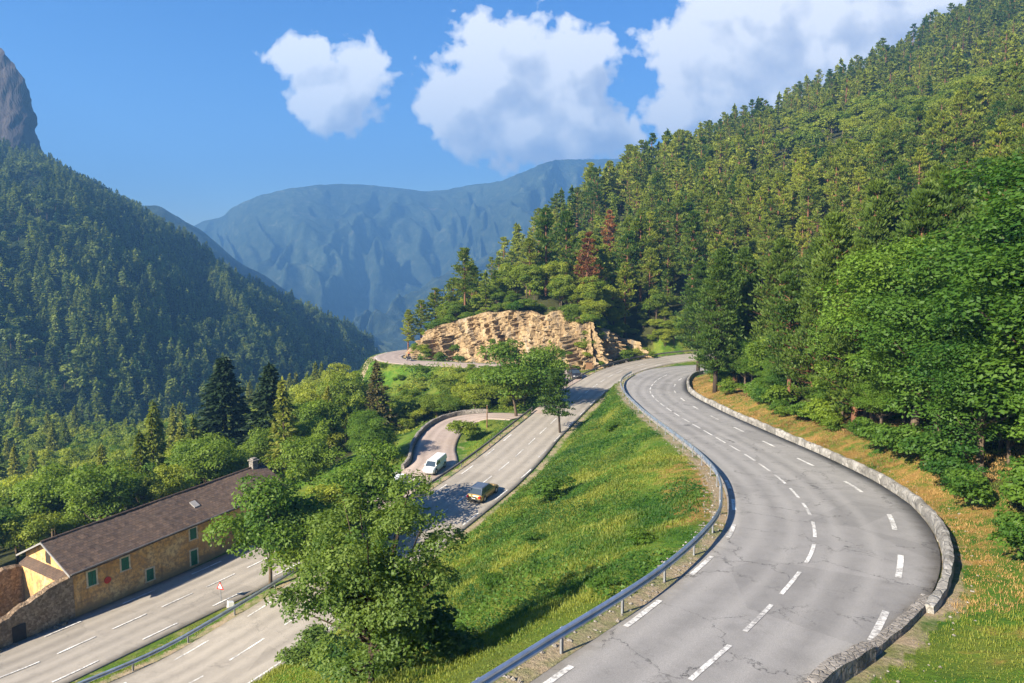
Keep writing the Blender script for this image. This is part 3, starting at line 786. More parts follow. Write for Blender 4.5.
def pine(h, crown0, R, step, nb, ncl, ncard, size, seed, sparse=.12, lean=.0, flat=0.0):
    r = np.random.default_rng(seed); tk = MB(); C = []; D = []; T = []
    bend = r.normal(0, .02 * h, 2); sx = lambda z: np.array([bend[0] * (z / h) ** 2 + lean * z, bend[1] * (z / h) ** 2, z])
    tk.tube([sx(z) for z in np.linspace(-.6, h * .97, 9)], [h * .0165 * (1 - .86 * i / 8) + .03 for i in range(9)], 7)
    z = crown0 * h
    while z < h * .985:
        f = (z - crown0 * h) / (h * (1 - crown0))
        L = R * (max(0.0, 1 - f) ** .62) * (.55 + .45 * min(1, f / .22)) * (1 if f < .93 else .8)
        k = nb + int(r.integers(-1, 2))
        for b in range(max(2, k)):
            if r.random() < sparse: continue
            az = r.random() * 6.283; l = L * r.uniform(.6, 1.18); el = r.uniform(.05, .3) + .55 * f - flat
            dv = np.array([math.cos(az) * math.cos(el), math.sin(az) * math.cos(el), math.sin(el)])
            p0 = sx(z)
            if step < .9 and l > 1: tk.tube([p0, p0 + dv * l * .55 + [0, 0, -.04 * l], p0 + dv * l * .92], [.05 * h / 14, .03, .012], 4, False)
            tb = np.clip(r.normal(.5, .2), 0, 1)
            for t_ in np.linspace(.42 if l > 1.2 else .7, 1.0, ncl):
                side = np.array([-dv[1], dv[0], 0]) * r.normal(0, .18) * l
                cc = p0 + dv * l * t_ + side * t_ + r.normal(0, .08, 3) * l
                cr = (.26 + .2 * r.random()) * (R / 3.2) * (1.15 - .35 * f)
                m = ncard
                u = r.normal(size=(m, 3)); u[:, 2] = np.abs(u[:, 2]) * .75; u /= np.linalg.norm(u, axis=1, keepdims=True)
                C.append(cc + u * cr * r.uniform(.2, 1, (m, 1)) * np.array([1.25, 1.25, .8])); D.append(u + dv * .5 + np.array([0, 0, .5])); T.append(np.clip(tb + r.normal(0, .09, m), 0, 1))
        z += step * r.uniform(.8, 1.2)
    C = np.concatenate(C); D = np.concatenate(D); T = np.concatenate(T)
    V, F = along(C, D, size * r.uniform(.7, 1.3, len(C)), .3)
    return tk, V, F, np.repeat(T, 4)

def spruce(h, R, step, nb, ncard, size, seed, droop=.28):
    r = np.random.default_rng(seed); tk = MB(); C = []; D = []; T = []
    tk.tube([(0, 0, z) for z in np.linspace(-.6, h * .97, 6)], [h * .016 * (1 - .9 * i / 5) + .02 for i in range(6)], 7)
    z = .05 * h
    while z < h * .99:
        f = z / h; L = R * (1 - f) ** .9 * r.uniform(.82, 1.12) + .12
        for b in range(nb if f < .8 else max(3, nb - 3)):
            az = r.random() * 6.283; l = L * r.uniform(.62, 1.15)
            m = max(3, int(ncard * (.25 + l / R)))
            t_ = r.uniform(.15, 1, m) ** .7
            dr = droop * (1 - f) - .25 * f
            px = np.cos(az) * l * t_; py = np.sin(az) * l * t_; pz = z - dr * l * t_ + .12 * l * t_ ** 3
            w = r.normal(0, .13, m) * l * (1.15 - t_)
            C.append(np.stack([px - np.sin(az) * w, py + np.cos(az) * w, pz + r.normal(0, .05, m)], 1))
            dd = np.stack([np.cos(az) - np.sin(az) * np.sign(w) * .6, np.sin(az) + np.cos(az) * np.sign(w) * .6, -.45 + r.normal(0, .2, m)], 1); D.append(dd)
            T.append(np.clip(r.normal(.5, .15) + .25 * (t_ - .5) + r.normal(0, .12, m), 0, 1))
        z += step * (1 - .45 * f) * r.uniform(.85, 1.15)
    # leader
    C.append(np.stack([np.zeros(8), np.zeros(8), np.linspace(.93, 1.0, 8) * h], 1)); D.append(np.tile([0, 0, 1.0], (8, 1)) + r.normal(0, .25, (8, 3))); T.append(np.full(8, .5))
    C = np.concatenate(C); D = np.concatenate(D); T = np.concatenate(T)
    V, F = along(C, D, size * r.uniform(.7, 1.3, len(C)), .34)
    return tk, V, F, np.repeat(T, 4)

def broad(h, R, nlobe, nleaf, size, seed, z0=.28, layered=0.0, hole=.0, trunk=True, asp=.6, limbs=7, lr0=.2, lr1=.4, q0=.35, q1=.86):
    r = np.random.default_rng(seed); tk = MB()
    zc = h * (z0 + 1) / 2; Rz = h * (1 - z0) / 2
    lobes = []
    for i in range(nlobe):
        u = r.normal(size=3); u /= np.linalg.norm(u); u[2] = u[2] * .9 + .1
        q = r.uniform(q0, q1) if i > nlobe * .2 else r.uniform(0, .4)
        c = np.array([u[0] * R * q, u[1] * R * q, zc + u[2] * Rz * q]); lr = R * r.uniform(lr0, lr1)
        if c[2] - lr < h * z0 * .6: c[2] += lr * .5
        lobes.append((c, lr, np.clip(r.normal(.5, .22), 0, 1)))
    C = []; N = []; T = []
    tot = sum(l[1] ** 2 for l in lobes)
    for c, lr, tb in lobes:
        m = int(nleaf * lr ** 2 / tot)
        u = r.normal(size=(m, 3)); u /= np.linalg.norm(u, axis=1, keepdims=True)
        dn = u[:, 2] < -.35; u[dn, 2] *= -.6
        rad = lr * r.uniform(.5, 1.12, (m, 1)) ** .6
        sq = np.array([1.15, 1.15, .85 - .35 * layered])
        p = c + u * rad * sq
        k = vnoise(p[:, 0] * 2.1 / max(R, 1) * 2, p[:, 1] * 2.1 / max(R, 1) * 2, p[:, 2] * 2.6 / max(R, 1) * 2, seed=seed) > -.62 + hole
        p = p[k]; u = u[k]
        C.append(p); N.append(u * .7 + np.array([0, 0, .55 + layered]) + r.normal(0, .5, p.shape)); T.append(np.clip(tb + r.normal(0, .15, len(p)), 0, 1))
    if trunk:
        b = r.normal(0, .03 * h, 2)
        top = np.array([b[0], b[1], zc + .25 * Rz])
        tk.tube([(0, 0, -.6), (b[0] * .3, b[1] * .2, h * z0 * .7), (b[0] * .7, b[1] * .8, zc * .8), top], [h * .022, h * .017, h * .011, h * .004], 7)
        for c, lr, tb in lobes[:limbs + int(nlobe * .3)]:
            zz = r.uniform(.55, .95) * min(c[2], zc); s = np.array([b[0] * zz / zc, b[1] * zz / zc, zz * .85])
            mid = (s + c) / 2 + np.array([0, 0, -.06 * h]) * r.random()
            tk.tube([s, mid, c], [h * .008, h * .005, h * .0022], 5, False)
    C = np.concatenate(C); N = np.concatenate(N); T = np.concatenate(T)
    V, F = cards(C, N, size * r.uniform(.65, 1.3, len(C)), asp)
    return tk, V, F, np.repeat(T, 4)

class Kind:
    """a tree pattern: separate trunk and crown meshes, or one merged mesh for the far forest"""
    def __init__(s, name, made, h, leaf, bark):
        tk, V, F, T = made; s.name = name; s.h = h
        s.crown = mesh_np(name + '_crown', V, [F], leaf, False, {'tint': T})
        s.trunk = None
        if tk.n:
            me = bpy.data.meshes.new(name + '_trunk'); me.from_pydata(tk.V, [], tk.F); me.materials.append(bark)
            me.polygons.foreach_set('use_smooth', np.full(len(me.polygons), True)); me.update(); s.trunk = me
def merged(name, made, leaf, bark):
    tk, V, F, T = made
    nv = len(V); fl = {}
    for f in tk.F: fl.setdefault(len(f), []).append([i + nv for i in f])
    allF = [F] + [np.array(v) for v in fl.values()]
    fm = np.concatenate([np.zeros(len(F), int)] + [np.ones(len(v), int) for v in fl.values()])
    AV = np.vstack([V, np.array([tuple(v) for v in tk.V]).reshape(-1, 3)])
    me = mesh_np(name, AV, allF, [leaf, bark], False, {'tint': np.concatenate([T, np.full(len(tk.V), .5)])}, fm)
    return bpy.data.objects.new(name, me)

def plant(kind, name, pos, h, label, cat='tree', group=None, rz=None, wid=1.0):
    e = empty(name, pos, random.random() * 6.283 if rz is None else rz)
    s = h / kind.h; e.scale = (s * wid, s * wid, s)
    tag(e, label, cat, group)
    if kind.trunk is not None: link('trunk', kind.trunk, e)
    link('crown' if kind.trunk is not None else 'foliage', kind.crown, e)
    return e

def at(x, y): return (float(x), float(y), float(H(x, y)[0]) - .05)

K = {}
K['pine'] = [Kind('pine', pine(18, .10 + .05 * i, 4.3, .46, 7, 4, 13, .32, 100 + i, .08), 18, M['pine'], M['pinebark']) for i in range(4)]
K['hill'] = [Kind('hillpine', pine(13, .26 + .06 * (i % 3), 3.0, .55, 6, 4, 11, .30, 120 + i, .14), 13, M['hillpine'], M['pinebark']) for i in range(5)]
K['spruce'] = [Kind('spruce', spruce(20, 4.6, .52, 13, 17, .52, 140 + i), 20, M['spruce'], M['darkbark']) for i in range(2)]
K['young'] = [Kind('youngspruce', spruce(14, 3.0, .55, 9, 13, .46, 150 + i, .2), 14, M['youngspruce'], M['darkbark']) for i in range(2)]
K['broad'] = [Kind('broadleaf', broad(10, 4.0, 38, 10500, .16, 160 + i), 10, M['broad'], M['bark']) for i in range(3)]
K['light'] = [Kind('lightleaf', broad(9, 3.7, 36, 9500, .16, 170 + i), 9, M['broadlight'], M['bark']) for i in range(3)]
K['deep'] = [Kind('deepleaf', broad(15, 5.0, 64, 42000, .115, 180 + i, .06, .22), 15, M['broaddark'], M['bark']) for i in range(3)]
K['front'] = [Kind('frontleaf', broad(12, 5.2, 120, 56000, .105, 190, .04, 0, .37, limbs=34, lr0=.10, lr1=.26, q0=.3, q1=1.06), 12, M['willow'], M['darkbark'])]
K['shrub'] = [Kind('shrub', broad(2.4, 1.5, 18, 3200, .085, 200 + i, .0, trunk=False), 2.4, M[('broad', 'light', 'deep')[i] if False else ('broad', 'broadlight', 'broaddark')[i]], None) for i in range(3)]

# distances to every road decide what grows where
def road_gap(x, y): return np.min([i[0] for i in road_info(x, y)], 0)
def jitter(poly, sp, seed):
    r = np.random.default_rng(seed); p = np.array(poly); x0, y0 = p.min(0); x1, y1 = p.max(0)
    X, Y = np.meshgrid(np.arange(x0, x1, sp), np.arange(y0, y1, sp)); X = X.ravel() + r.uniform(-.46, .46, X.size) * sp; Y = Y.ravel() + r.uniform(-.46, .46, Y.size) * sp
    k = inpoly(X, Y, poly); return X[k], Y[k]
def inframe(x, y, z, m=70):
    f = y * CP_ - z * SP_; u = y * SP_ + z * CP_; px = CX + FPX * x / np.maximum(f, 1); py = CY - FPX * u / np.maximum(f, 1)
    return (f > 3) & (px > -m) & (px < 1024 + m) & (py > -m) & (py < 760), px, py

FOREST = {'pt': [], 'sc': [], 'ix': []}
def far_tree(x, y, z, s, ix): FOREST['pt'].append((x, y, z)); FOREST['sc'].append(s); FOREST['ix'].append(ix)

# --- hillside above the bend
hx, hy = jitter(HILLPOLY, 5.7, 5); hz = H(hx, hy); gap = road_gap(hx, hy)
ok, px, py = inframe(hx, hy, hz + 6); ok &= (gap > 5.5) & ~((hy < 38) & (hx < 30)) & (np.hypot(hx, hy) > 33)
# nothing in front of the rock wall or on its face
dcl = np.array([np.hypot(CLQ[:, 0] - a, CLQ[:, 1] - b).min() for a, b in zip(hx, hy)])
ok &= ~((dcl < 5.6) & (hy > 120))
hx, hy, hz, gap, px, py, dcl = [a[ok] for a in (hx, hy, hz, gap, px, py, dcl)]
hd = np.hypot(hx, hy); r_ = np.random.default_rng(77)
patch = fbm(hx * .022, hy * .022, octaves=3, seed=81)
near = hd < 118
hh = np.where(near, r_.uniform(14, 20.5, len(hx)), r_.uniform(10.5, 20, len(hx)) * np.where(dcl < 18, .72, 1.0) * (1 + .28 * np.clip(fbm(hx * .03, hy * .03, octaves=2, seed=88), -1, .8)))
isb = np.where(near, (hy < 62) | (r_.random(len(hx)) < .16), (patch > .40) | (r_.random(len(hx)) < .13))
isb |= (~near) & (dcl < np.where(hx < 2, 7.5, 11)) & (hy > 130) & (r_.random(len(hx)) < .85)
hh = np.where(isb & ~near, hh * .60, hh); hh = np.where(isb & near, r_.uniform(10, 16, len(hx)), hh)
hh = np.where((gap < 10) & (hd < 70), hh * .62, hh)
keep = ~((~near) & (dcl > 20) & (fbm(hx * .05, hy * .05, octaves=2, seed=89) > .62)) & ~(near & (r_.random(len(hx)) < np.where(isb, .38, .15)))
score = hh / hd
pin = np.nonzero(~isb & keep)[0]; pin = pin[np.argsort(-score[pin])]
bro = np.nonzero(isb & keep)[0]; bro = bro[np.argsort(-score[bro])]
NP, NB = 250, 100
LBL = {
 'pn': 'tall dark pine in the dense stand beside the upper bend',
 'ph': 'olive green pine on the sunny wooded hillside above the cliff',
 'bn': 'deep green leafy tree on the bank inside the upper bend',
 'bh': 'small bright leafy tree among the hillside pines above the cliff'}
K['rust'] = [Kind('rustpine', pine(13, .28, 2.6, .6, 5, 4, 10, .34, 340, .2), 13, mat_leaf('rust_needles', (.10, .035, .012), (.30, .12, .03), .3), M['pinebark'])]
ftop = inframe(hx, hy, hz + hh * .7); RUST = {}
for tx, ty, lab in [(597, 222, 'tall rust brown dead pine high among the hillside pines'), (576, 258, 'smaller rust brown dead pine below the tall one on the hillside'), (549, 300, 'rust brown dead pine lowest on the hillside above the rock wall')]:
    c_ = [i for i in pin if hd[i] > 150 and i not in RUST and abs(ftop[1][i] - tx) < 13 and abs(ftop[2][i] - ty) < 13]
    if c_: i = min(c_, key=lambda q: hd[q]); RUST[i] = lab; plant(K['rust'][0], 'pine_tree', (hx[i], hy[i], hz[i] - .1), hh[i] * 1.12, lab, 'tree')
pin = np.array([i for i in pin if i not in RUST])
for i in pin[:NP]:
    if hd[i] < 118: plant(K['pine'][i % 4], 'pine_tree', (hx[i], hy[i], hz[i] - .1), hh[i], LBL['pn'], 'tree', 'pines beside the upper bend')
    else: plant(K['hill'][i % 5], 'pine_tree', (hx[i], hy[i], hz[i] - .1), hh[i], LBL['ph'], 'tree', 'pines on the hillside above the cliff')
for i in bro[:NB]:
    if hd[i] < 118: plant(K['deep'][i % 3], 'leafy_tree', (hx[i], hy[i], hz[i] - .1), hh[i], LBL['bn'], 'tree', 'leafy trees inside the upper bend', wid=1.12)
    else: plant(K['light'][i % 3], 'leafy_tree', (hx[i], hy[i], hz[i] - .1), hh[i], LBL['bh'], 'tree', 'leafy trees on the hillside')
for i in pin[NP:]: far_tree(hx[i], hy[i], hz[i] - .1, hh[i] / 13, i % 3)
for i in bro[NB:]: far_tree(hx[i], hy[i], hz[i] - .1, hh[i] / 9, 3 + i % 2)

# --- wooded valley behind the house
vx, vy = jitter(VALPOLY, 5.6, 6); vz = H(vx, vy)
ok, px, py = inframe(vx, vy, vz + 5); ok &= (road_gap(vx, vy) > 3) & ~((vx > -54) & (vx < -24) & (vy > 50) & (vy < 92) & (vx < -36 + (vy - 60) * .47 + 2) & (vx > -36 + (vy - 60) * .47 - 13))
vx, vy, vz = vx[ok], vy[ok], vz[ok]; vd = np.hypot(vx, vy); vr = np.random.default_rng(78)
vt = vr.random(len(vx)); vh = np.where(vt < .88, vr.uniform(6.5, 11, len(vx)), vr.uniform(10, 16, len(vx)))
lp = fbm(vx * .03, vy * .03, octaves=2, seed=83)
order = np.argsort(-(vh / vd))
nbv = nsv = 0
for i in order:
    sp = vt[i] >= .88
    if sp and nsv < 60:
        nsv += 1; plant(K['young'][i % 2], 'spruce_tree', (vx[i], vy[i], vz[i] - .1), vh[i], 'yellow green young spruce in the valley wood behind the long house', 'tree', 'young spruces in the valley')
    elif not sp and nbv < 205:
        nbv += 1
        if lp[i] + vt[i] * .6 > .08: plant(K['light'][i % 3], 'leafy_tree', (vx[i], vy[i], vz[i] - .1), vh[i], 'pale green round leafy tree in the valley wood behind the long house', 'tree', 'pale leafy trees in the valley')
        else: plant(K['broad'][i % 3], 'leafy_tree', (vx[i], vy[i], vz[i] - .1), vh[i], 'mid green round leafy tree in the valley wood behind the long house', 'tree', 'mid green leafy trees in the valley')
    else: far_tree(vx[i], vy[i], vz[i] - .1, vh[i] / (14 if sp else 9), 2 if sp else 3 + i % 2)

# --- scrub on the slope below the far road
sx, sy = jitter(SLOPEPOLY, 2.7, 8); sz = H(sx, sy); ok = road_gap(sx, sy) > 1.6; sx, sy, sz = sx[ok], sy[ok], sz[ok]
sr = np.random.default_rng(79)
for i in range(len(sx)):
    if sr.random() < .15: continue
    g = fbm(sx[i] * .09, sy[i] * .09, octaves=2, seed=84)
    k = ('light', 'broad')[int(g < -.22)]
    h = sr.uniform(2.6, 5.2) if sy[i] < 138 else sr.uniform(1.2, 2.1)
    plant(K[k][i % 3], 'bush', (sx[i], sy[i], sz[i] - .55), h, 'pale green bush on the slope below the far road' if k == 'light' else 'darker green bush on the slope below the far road', 'bush', 'bushes on the slope below the far road', wid=1.4)

# --- far woods: one object per wood, its trees scattered over points
def forest(name, pts, scl, idx, srcs, label):
    me = bpy.data.meshes.new(name); pts = np.asarray(pts, np.float32)
    me.vertices.add(len(pts)); me.vertices.foreach_set('co', pts.ravel())
    a = me.attributes.new('scl', 'FLOAT', 'POINT'); a.data.foreach_set('value', np.asarray(scl, np.float32))
    a = me.attributes.new('pick', 'INT', 'POINT'); a.data.foreach_set('value', np.asarray(idx, np.int32))
    a = me.attributes.new('turn', 'FLOAT', 'POINT'); a.data.foreach_set('value', np.random.default_rng(4).uniform(0, 6.283, len(pts)).astype(np.float32))
    o = link(name, me); tag(o, label, 'forest', None, 'stuff')
    g = bpy.data.node_groups.new(name, 'GeometryNodeTree')
    g.interface.new_socket('Geometry', in_out='INPUT', socket_type='NodeSocketGeometry'); g.interface.new_socket('Geometry', in_out='OUTPUT', socket_type='NodeSocketGeometry')
    N = g.nodes.new; gi, go = N('NodeGroupInput'), N('NodeGroupOutput')
    jn = N('GeometryNodeGeometryToInstance')
    for s in reversed(srcs):
        oi = N('GeometryNodeObjectInfo'); oi.inputs['Object'].default_value = s
        g.links.new(oi.outputs['Geometry'], jn.inputs[0])
    ip = N('GeometryNodeInstanceOnPoints'); ip.inputs['Pick Instance'].default_value = True
    g.links.new(gi.outputs[0], ip.inputs['Points']); g.links.new(jn.outputs[0], ip.inputs['Instance'])
    def at_(nm, typ):
        q = N('GeometryNodeInputNamedAttribute'); q.data_type = typ; q.inputs[0].default_value = nm; return q.outputs['Attribute']
    g.links.new(at_('pick', 'INT'), ip.inputs['Instance Index']); g.links.new(at_('scl', 'FLOAT'), ip.inputs['Scale'])
    cx = N('ShaderNodeCombineXYZ'); g.links.new(at_('turn', 'FLOAT'), cx.inputs[2])
    er = N('FunctionNodeEulerToRotation'); g.links.new(cx.outputs[0], er.inputs[0]); g.links.new(er.outputs[0], ip.inputs['Rotation'])
    g.links.new(ip.outputs[0], go.inputs[0])
    md = o.modifiers.new('trees', 'NODES'); md.node_group = g
    return o
lod = [merged('far_pine', pine(13, .28 + .06 * i, 3.1, .85, 5, 3, 7, .46, 220 + i, .12), M['hillpine'], M['pinebark']) for i in range(2)]
lod.append(merged('far_spruce', spruce(13, 2.6, .85, 8, 8, .75, 225, .2), M['hillpine'], M['darkbark']))
lod += [merged('far_leafy', broad(9, 3.6, 22, 1600, .36, 230 + i), M['broadlight'], M['bark']) for i in range(2)]
forest('forest', FOREST['pt'], FOREST['sc'], FOREST['ix'], lod, 'dense pine wood covering the upper hillside and valley floor')

lm = np.random.default_rng(90)
ni, nj = LEFT.shape[:2]; n = 13000
u = lm.uniform(0, ni - 1.001, n); v = lm.uniform(0, nj - 1.001, n); i, j = u.astype(int), v.astype(int); a, b = (u - i)[:, None], (v - j)[:, None]
p = LEFT[i, j] * (1 - a) * (1 - b) + LEFT[i + 1, j] * a * (1 - b) + LEFT[i, j + 1] * (1 - a) * b + LEFT[i + 1, j + 1] * a * b
ok, px, py = inframe(p[:, 0], p[:, 1], p[:, 2] + 6, 40); ok &= py < 520
cl_ = fbm(p[:, 0] * .012, p[:, 1] * .012, octaves=3, seed=91)
ok &= lm.random(n) < .62 + .6 * (cl_ + .2)
p = p[ok]; n = len(p); cl_ = cl_[ok]
kind = np.where(lm.random(n) + cl_ * .5 > .5, lm.integers(0, 2, n), 2 + lm.integers(0, 3, n))
hm = lm.uniform(.75, 1.6, n) * np.where(kind >= 3, .95, 1.0)
lodm = [merged('slope_spruce', spruce(12, 2.7, 1.0, 7, 7, .85, 240 + i, .2), M['mountain'], M['darkbark']) for i in range(2)] + [merged('slope_pine', pine(12, .28, 2.9, 1.0, 5, 2, 6, .7, 245, .05), M['mountain'], M['darkbark'])] + [merged('slope_leafy', broad(9, 4.0, 18, 700, .62, 250 + i), M['mountain'], M['bark']) for i in range(2)]
forest('forest', p - np.array([0, 0, .4]), hm, kind, lodm, 'shaded mixed wood covering the long mountain slope under the rock wall')
# ------------------------------------------------------------------ guard rails and walls
WPROF = [(.0, .42), (.075, .455), (.075, .52), (.0, .575), (.075, .63), (.075, .695), (.0, .73), (-.02, .73), (.05, .69), (.05, .635), (-.025, .575), (.05, .515), (.05, .46), (-.02, .42)]
def rail(name, c, side, label, mat, pmat, group=None, step=4.0, thick=1.0):
    """c: foot line of the rail; side: +1 the corrugated face looks to the right of the line"""
    q = resample(c, 1.0); R = right_of(lowpass(q, 6)) * side
    org = q[len(q) // 2].copy(); q = q - org
    e = tag(empty(name, tuple(org)), label, 'guard rail', group)
    rings = [[(p[0] + r[0] * o * thick, p[1] + r[1] * o * thick, p[2] + z) for o, z in WPROF] for p, r in zip(q, R)]
    if side < 0: rings = [rg[::-1] for rg in rings]
    MB().loft(rings).build('rail', mat, e)
    L = len(q) - 1; npst = min(95, int(L / step))
    me = MB().box(-.10, -.03, -.06, .06, -.7, .70).build('post', pmat, e, bevel=.008)
    for k in range(npst + 1):
        i = min(L, int(round(k * L / npst))); o = me if k == 0 else me.copy()
        if k: COL.objects.link(o); o.parent = e
        o.location = q[i]; o.rotation_euler = (0, 0, math.atan2(R[i, 1], R[i, 0]))
    return e
def seg(c, s0, s1): return c[int(s0 / .6):int(s1 / .6) + 1]
def edge(c, l, r, s0, s1, right, extra):
    o = (r + extra) if right else -(l + extra)
    return seg(lowpass(offs(c, o), 4), s0, s1)
rail('guard_rail', edge(UPC, UPL, UPR, 10, 136, False, .34), 1, 'long bluish steel guard rail curving along the outer edge of the upper road', M['steel'], M['post'])
rail('guard_rail', edge(UPC, UPL, UPR, 196, 249, True, .35), -1, 'dark weathered guard rail round the back of the far hairpin near the cliff', M['oldrail'], M['oldrail'])
rail('guard_rail', edge(UPC, UPL, UPR, 263, 302, True, .35), -1, 'weathered brown guard rail between the lower road and the lay-by', M['oldrail'], M['oldrail'])
rail('guard_rail', edge(UPC, UPL, UPR, 303, 362, True, .35), -1, 'grey steel guard rail on the grass strip opposite the long house', M['steel'], M['post'])

def stone_wall(name, c, w, h, mat, label, cat, seed=1, step=.35, taper=0):
    q = resample(c, step); R = right_of(lowpass(q, 8)); org = q[len(q) // 2].copy(); q = q - org
    s = np.arange(len(q)) * step
    hh = h * (1 + .10 * vnoise(s * 1.3, s * 0, seed=seed) + .08 * vnoise(s * .31, s * 0, seed=seed + 1))
    if taper: hh = hh * (.35 + .65 * sstep(0, taper, s))
    rings = []
    for p, r, a, t in zip(q, R, hh, s):
        j = [vnoise(np.array([t * 1.9]), np.array([k * 3.1]), seed=seed + 2)[0] * .05 for k in range(6)]
        rings.append([(p[0] + r[0] * (o + jj), p[1] + r[1] * (o + jj), p[2] + z) for (o, z), jj in zip([(0, -.6), (.02, a * .55), (.07, a * .96), (w * .5, a * 1.03), (w - .06, a * .95), (w, -.6)], j)])
    rings = [rg[::-1] for rg in rings]
    o = MB().loft(rings).build(name, mat, None, tuple(org)); tag(o, label, cat); return o
stone_wall('stone_parapet', edge(UPC, UPL, UPR, 38.5, 147, True, .12), .42, .50, M['parapet'], 'long low whitish stone parapet along the inner edge of the upper bend', 'wall', 3, taper=6)
stone_wall('stone_kerb_wall', edge(UPC, UPL, UPR, 21, 33.2, True, -.15), .55, .42, M['greystone'], 'short dark stone kerb wall below the grass where the upper bend begins', 'wall', 7)
stone_wall('gutter_kerb', edge(UPC, UPL, UPR, 31, 40, True, -.22), .5, .13, M['greystone'], 'flat worn stone gutter edge between the end of the parapet and the kerb wall', 'kerb', 9)
stone_wall('layby_wall', edge(HSC, HSL, HSR, 92, 121, False, .1)[::-1], .5, .62, M['greystone'], 'curved stone edging wall around the outside of the lay-by', 'wall', 11)

# ------------------------------------------------------------------ the long house
HB = np.array([-36.6, 59.9, -30.0]); HA = np.array([.524, .852, 0]); HA /= np.linalg.norm(HA); HPp = np.array([-HA[1], HA[0], 0])
HRZ = math.atan2(HA[1], HA[0])
def wallpt(px, py):
    d = ray(px, py); t = (HB @ HPp) / (d @ HPp); p = d * t - HB
    return float(p @ HA), float(p[2])
LEN, DEP = 22.6, 7.6
eave = lambda x: 4.0 + .058 * x
ridge = lambda x: 5.75 + .052 * x
basez = lambda x: .018 * x
house = tag(empty('long_house', tuple(HB), HRZ), 'long ochre stone house with brown tiled roof and green shutters beside the road', 'house')
b = MB()
V = []
for x in (0, LEN): V += [(x, 0, -1.2), (x, DEP, -1.2), (x, DEP, eave(x) - .05), (x, DEP / 2, ridge(x) - .08), (x, 0, eave(x) - .05)]
b.add(V, [(0, 4, 3, 2, 1), (5, 6, 7, 8, 9), (0, 5, 9, 4), (4, 9, 8, 3), (3, 8, 7, 2), (2, 7, 6, 1), (1, 6, 5, 0)])
b.build('wall', M['plaster'], house)
def slope(y_e, sgn):
    """roof slope from the ridge to an overhanging eave, with rows of tiles and a little sag"""
    mb = MB(); nx, ny = 60, 16; V = []; F = []
    for lay in (0, 1):
        for i in range(nx + 1):
            x = -.5 + (LEN + .9) * i / nx
            for j in range(ny + 1):
                f = j / ny; y = DEP / 2 + (y_e - DEP / 2) * f; z = ridge(x) + (eave(x) - ridge(x)) * f * abs(y_e - DEP / 2) / (DEP / 2)
                z += .03 * math.sin(x * .7 + f * 2) + .035 * random.uniform(-1, 1) * (1 - lay) - lay * .13
                V.append((x, y, z + .06))
    n = (nx + 1) * (ny + 1)
    for i in range(nx):
        for j in range(ny):
            a = i * (ny + 1) + j; q = (a, a + 1, a + ny + 2, a + ny + 1)
            F.append(q if sgn > 0 else q[::-1]); F.append(tuple(k + n for k in (q[::-1] if sgn > 0 else q)))
    for i in range(nx):
        a = i * (ny + 1) + ny; F.append((a, a + n, a + ny + 1 + n, a + ny + 1)); 
    for j in range(ny):
        F.append((j, j + n, j + 1 + n, j + 1)); a = nx * (ny + 1) + j; F.append((a, a + 1, a + 1 + n, a + n))
    return mb.add(V, F)
sl1 = slope(-.55, 1); sl2 = slope(DEP + .55, -1)
sl1.add(sl2.V, sl2.F)
roof = sl1.build('roof', M['tiles'], house)
rc_ = MB().tube([(x, DEP / 2, ridge(x) + .09) for x in np.linspace(-.5, LEN + .4, 30)], .11, 8); rc_.build('ridge_cap', M['tiles'], roof)
g = MB()
for y0, y1 in ((DEP / 2, -.56), (DEP / 2, DEP + .56)):
    p0 = Vector((-.54, y0, ridge(-.5) + .05)); f = abs(y1 - y0) / (DEP / 2); p1 = Vector((-.54, y1, ridge(-.5) + (eave(-.5) - ridge(-.5)) * f + .05))
    g.loft([[(p.x - .02, p.y, p.z - .13), (p.x + .05, p.y, p.z - .13), (p.x + .05, p.y, p.z + .03), (p.x - .02, p.y, p.z + .03)] for p in (p0, p1)])
g.build('verge_trim', M['zincwhite'], roof)
MB().tube([(x, -.60, eave(x) - .10) for x in np.linspace(-.45, LEN + .3, 20)], .065, 8).build('gutter', M['oldrail'], roof)
def opening(kind, px, py, wpx, hpx, leafname='shutter', to_ground=False):
    x, z = wallpt(px, py); x0, z1 = wallpt(px - wpx / 2, py - hpx / 2); x1, z0 = wallpt(px + wpx / 2, py + hpx / 2)
    w = max(.7, abs(x1 - x0)); z0, z1 = sorted((z0, z1)); zc = z; hh = hpx * .0865 / 1.0
    z0, z1 = zc - hh / 2, zc + hh / 2
    if to_ground: z0 = max(basez(x) - .1, z0)
    f = MB(); t = .13
    f.box(x - w / 2 - t, x - w / 2, -.05, .03, z0, z1); f.box(x + w / 2, x + w / 2 + t, -.05, .03, z0, z1); f.box(x - w / 2 - t, x + w / 2 + t, -.055, .03, z1, z1 + t)
    if not to_ground: f.box(x - w / 2 - t - .04, x + w / 2 + t + .04, -.09, .03, z0 - .09, z0)
    fr = f.build(kind, M['stonetrim'], house)
    s = MB()
    for k in range(2):
        a = x - w / 2 + k * w / 2; s.box(a + .012, a + w / 2 - .012, -.035, .02, z0 + .01, z1 - .01)
        for q in range(2): zz = z0 + (z1 - z0) * (.22 + .5 * q); s.box(a + .03, a + w / 2 - .03, -.052, -.034, zz, zz + .09)
    s.build(leafname, M['shutter'], fr)
opening('window', 92, 578, 8, 14.5); opening('window', 125, 563.5, 7, 13); opening('window', 193, 533.5, 6, 12.5)
opening('door', 150, 574.5, 7, 12.5, 'door_leaf', False); opening('door', 194, 557.5, 6, 17, 'door_leaf', True)
x, z = wallpt(107.5, 580)
MB().tube([(x, -.05, z), (x, .01, z)], .3, 20).build('red_disc', M['redpaint'], house)
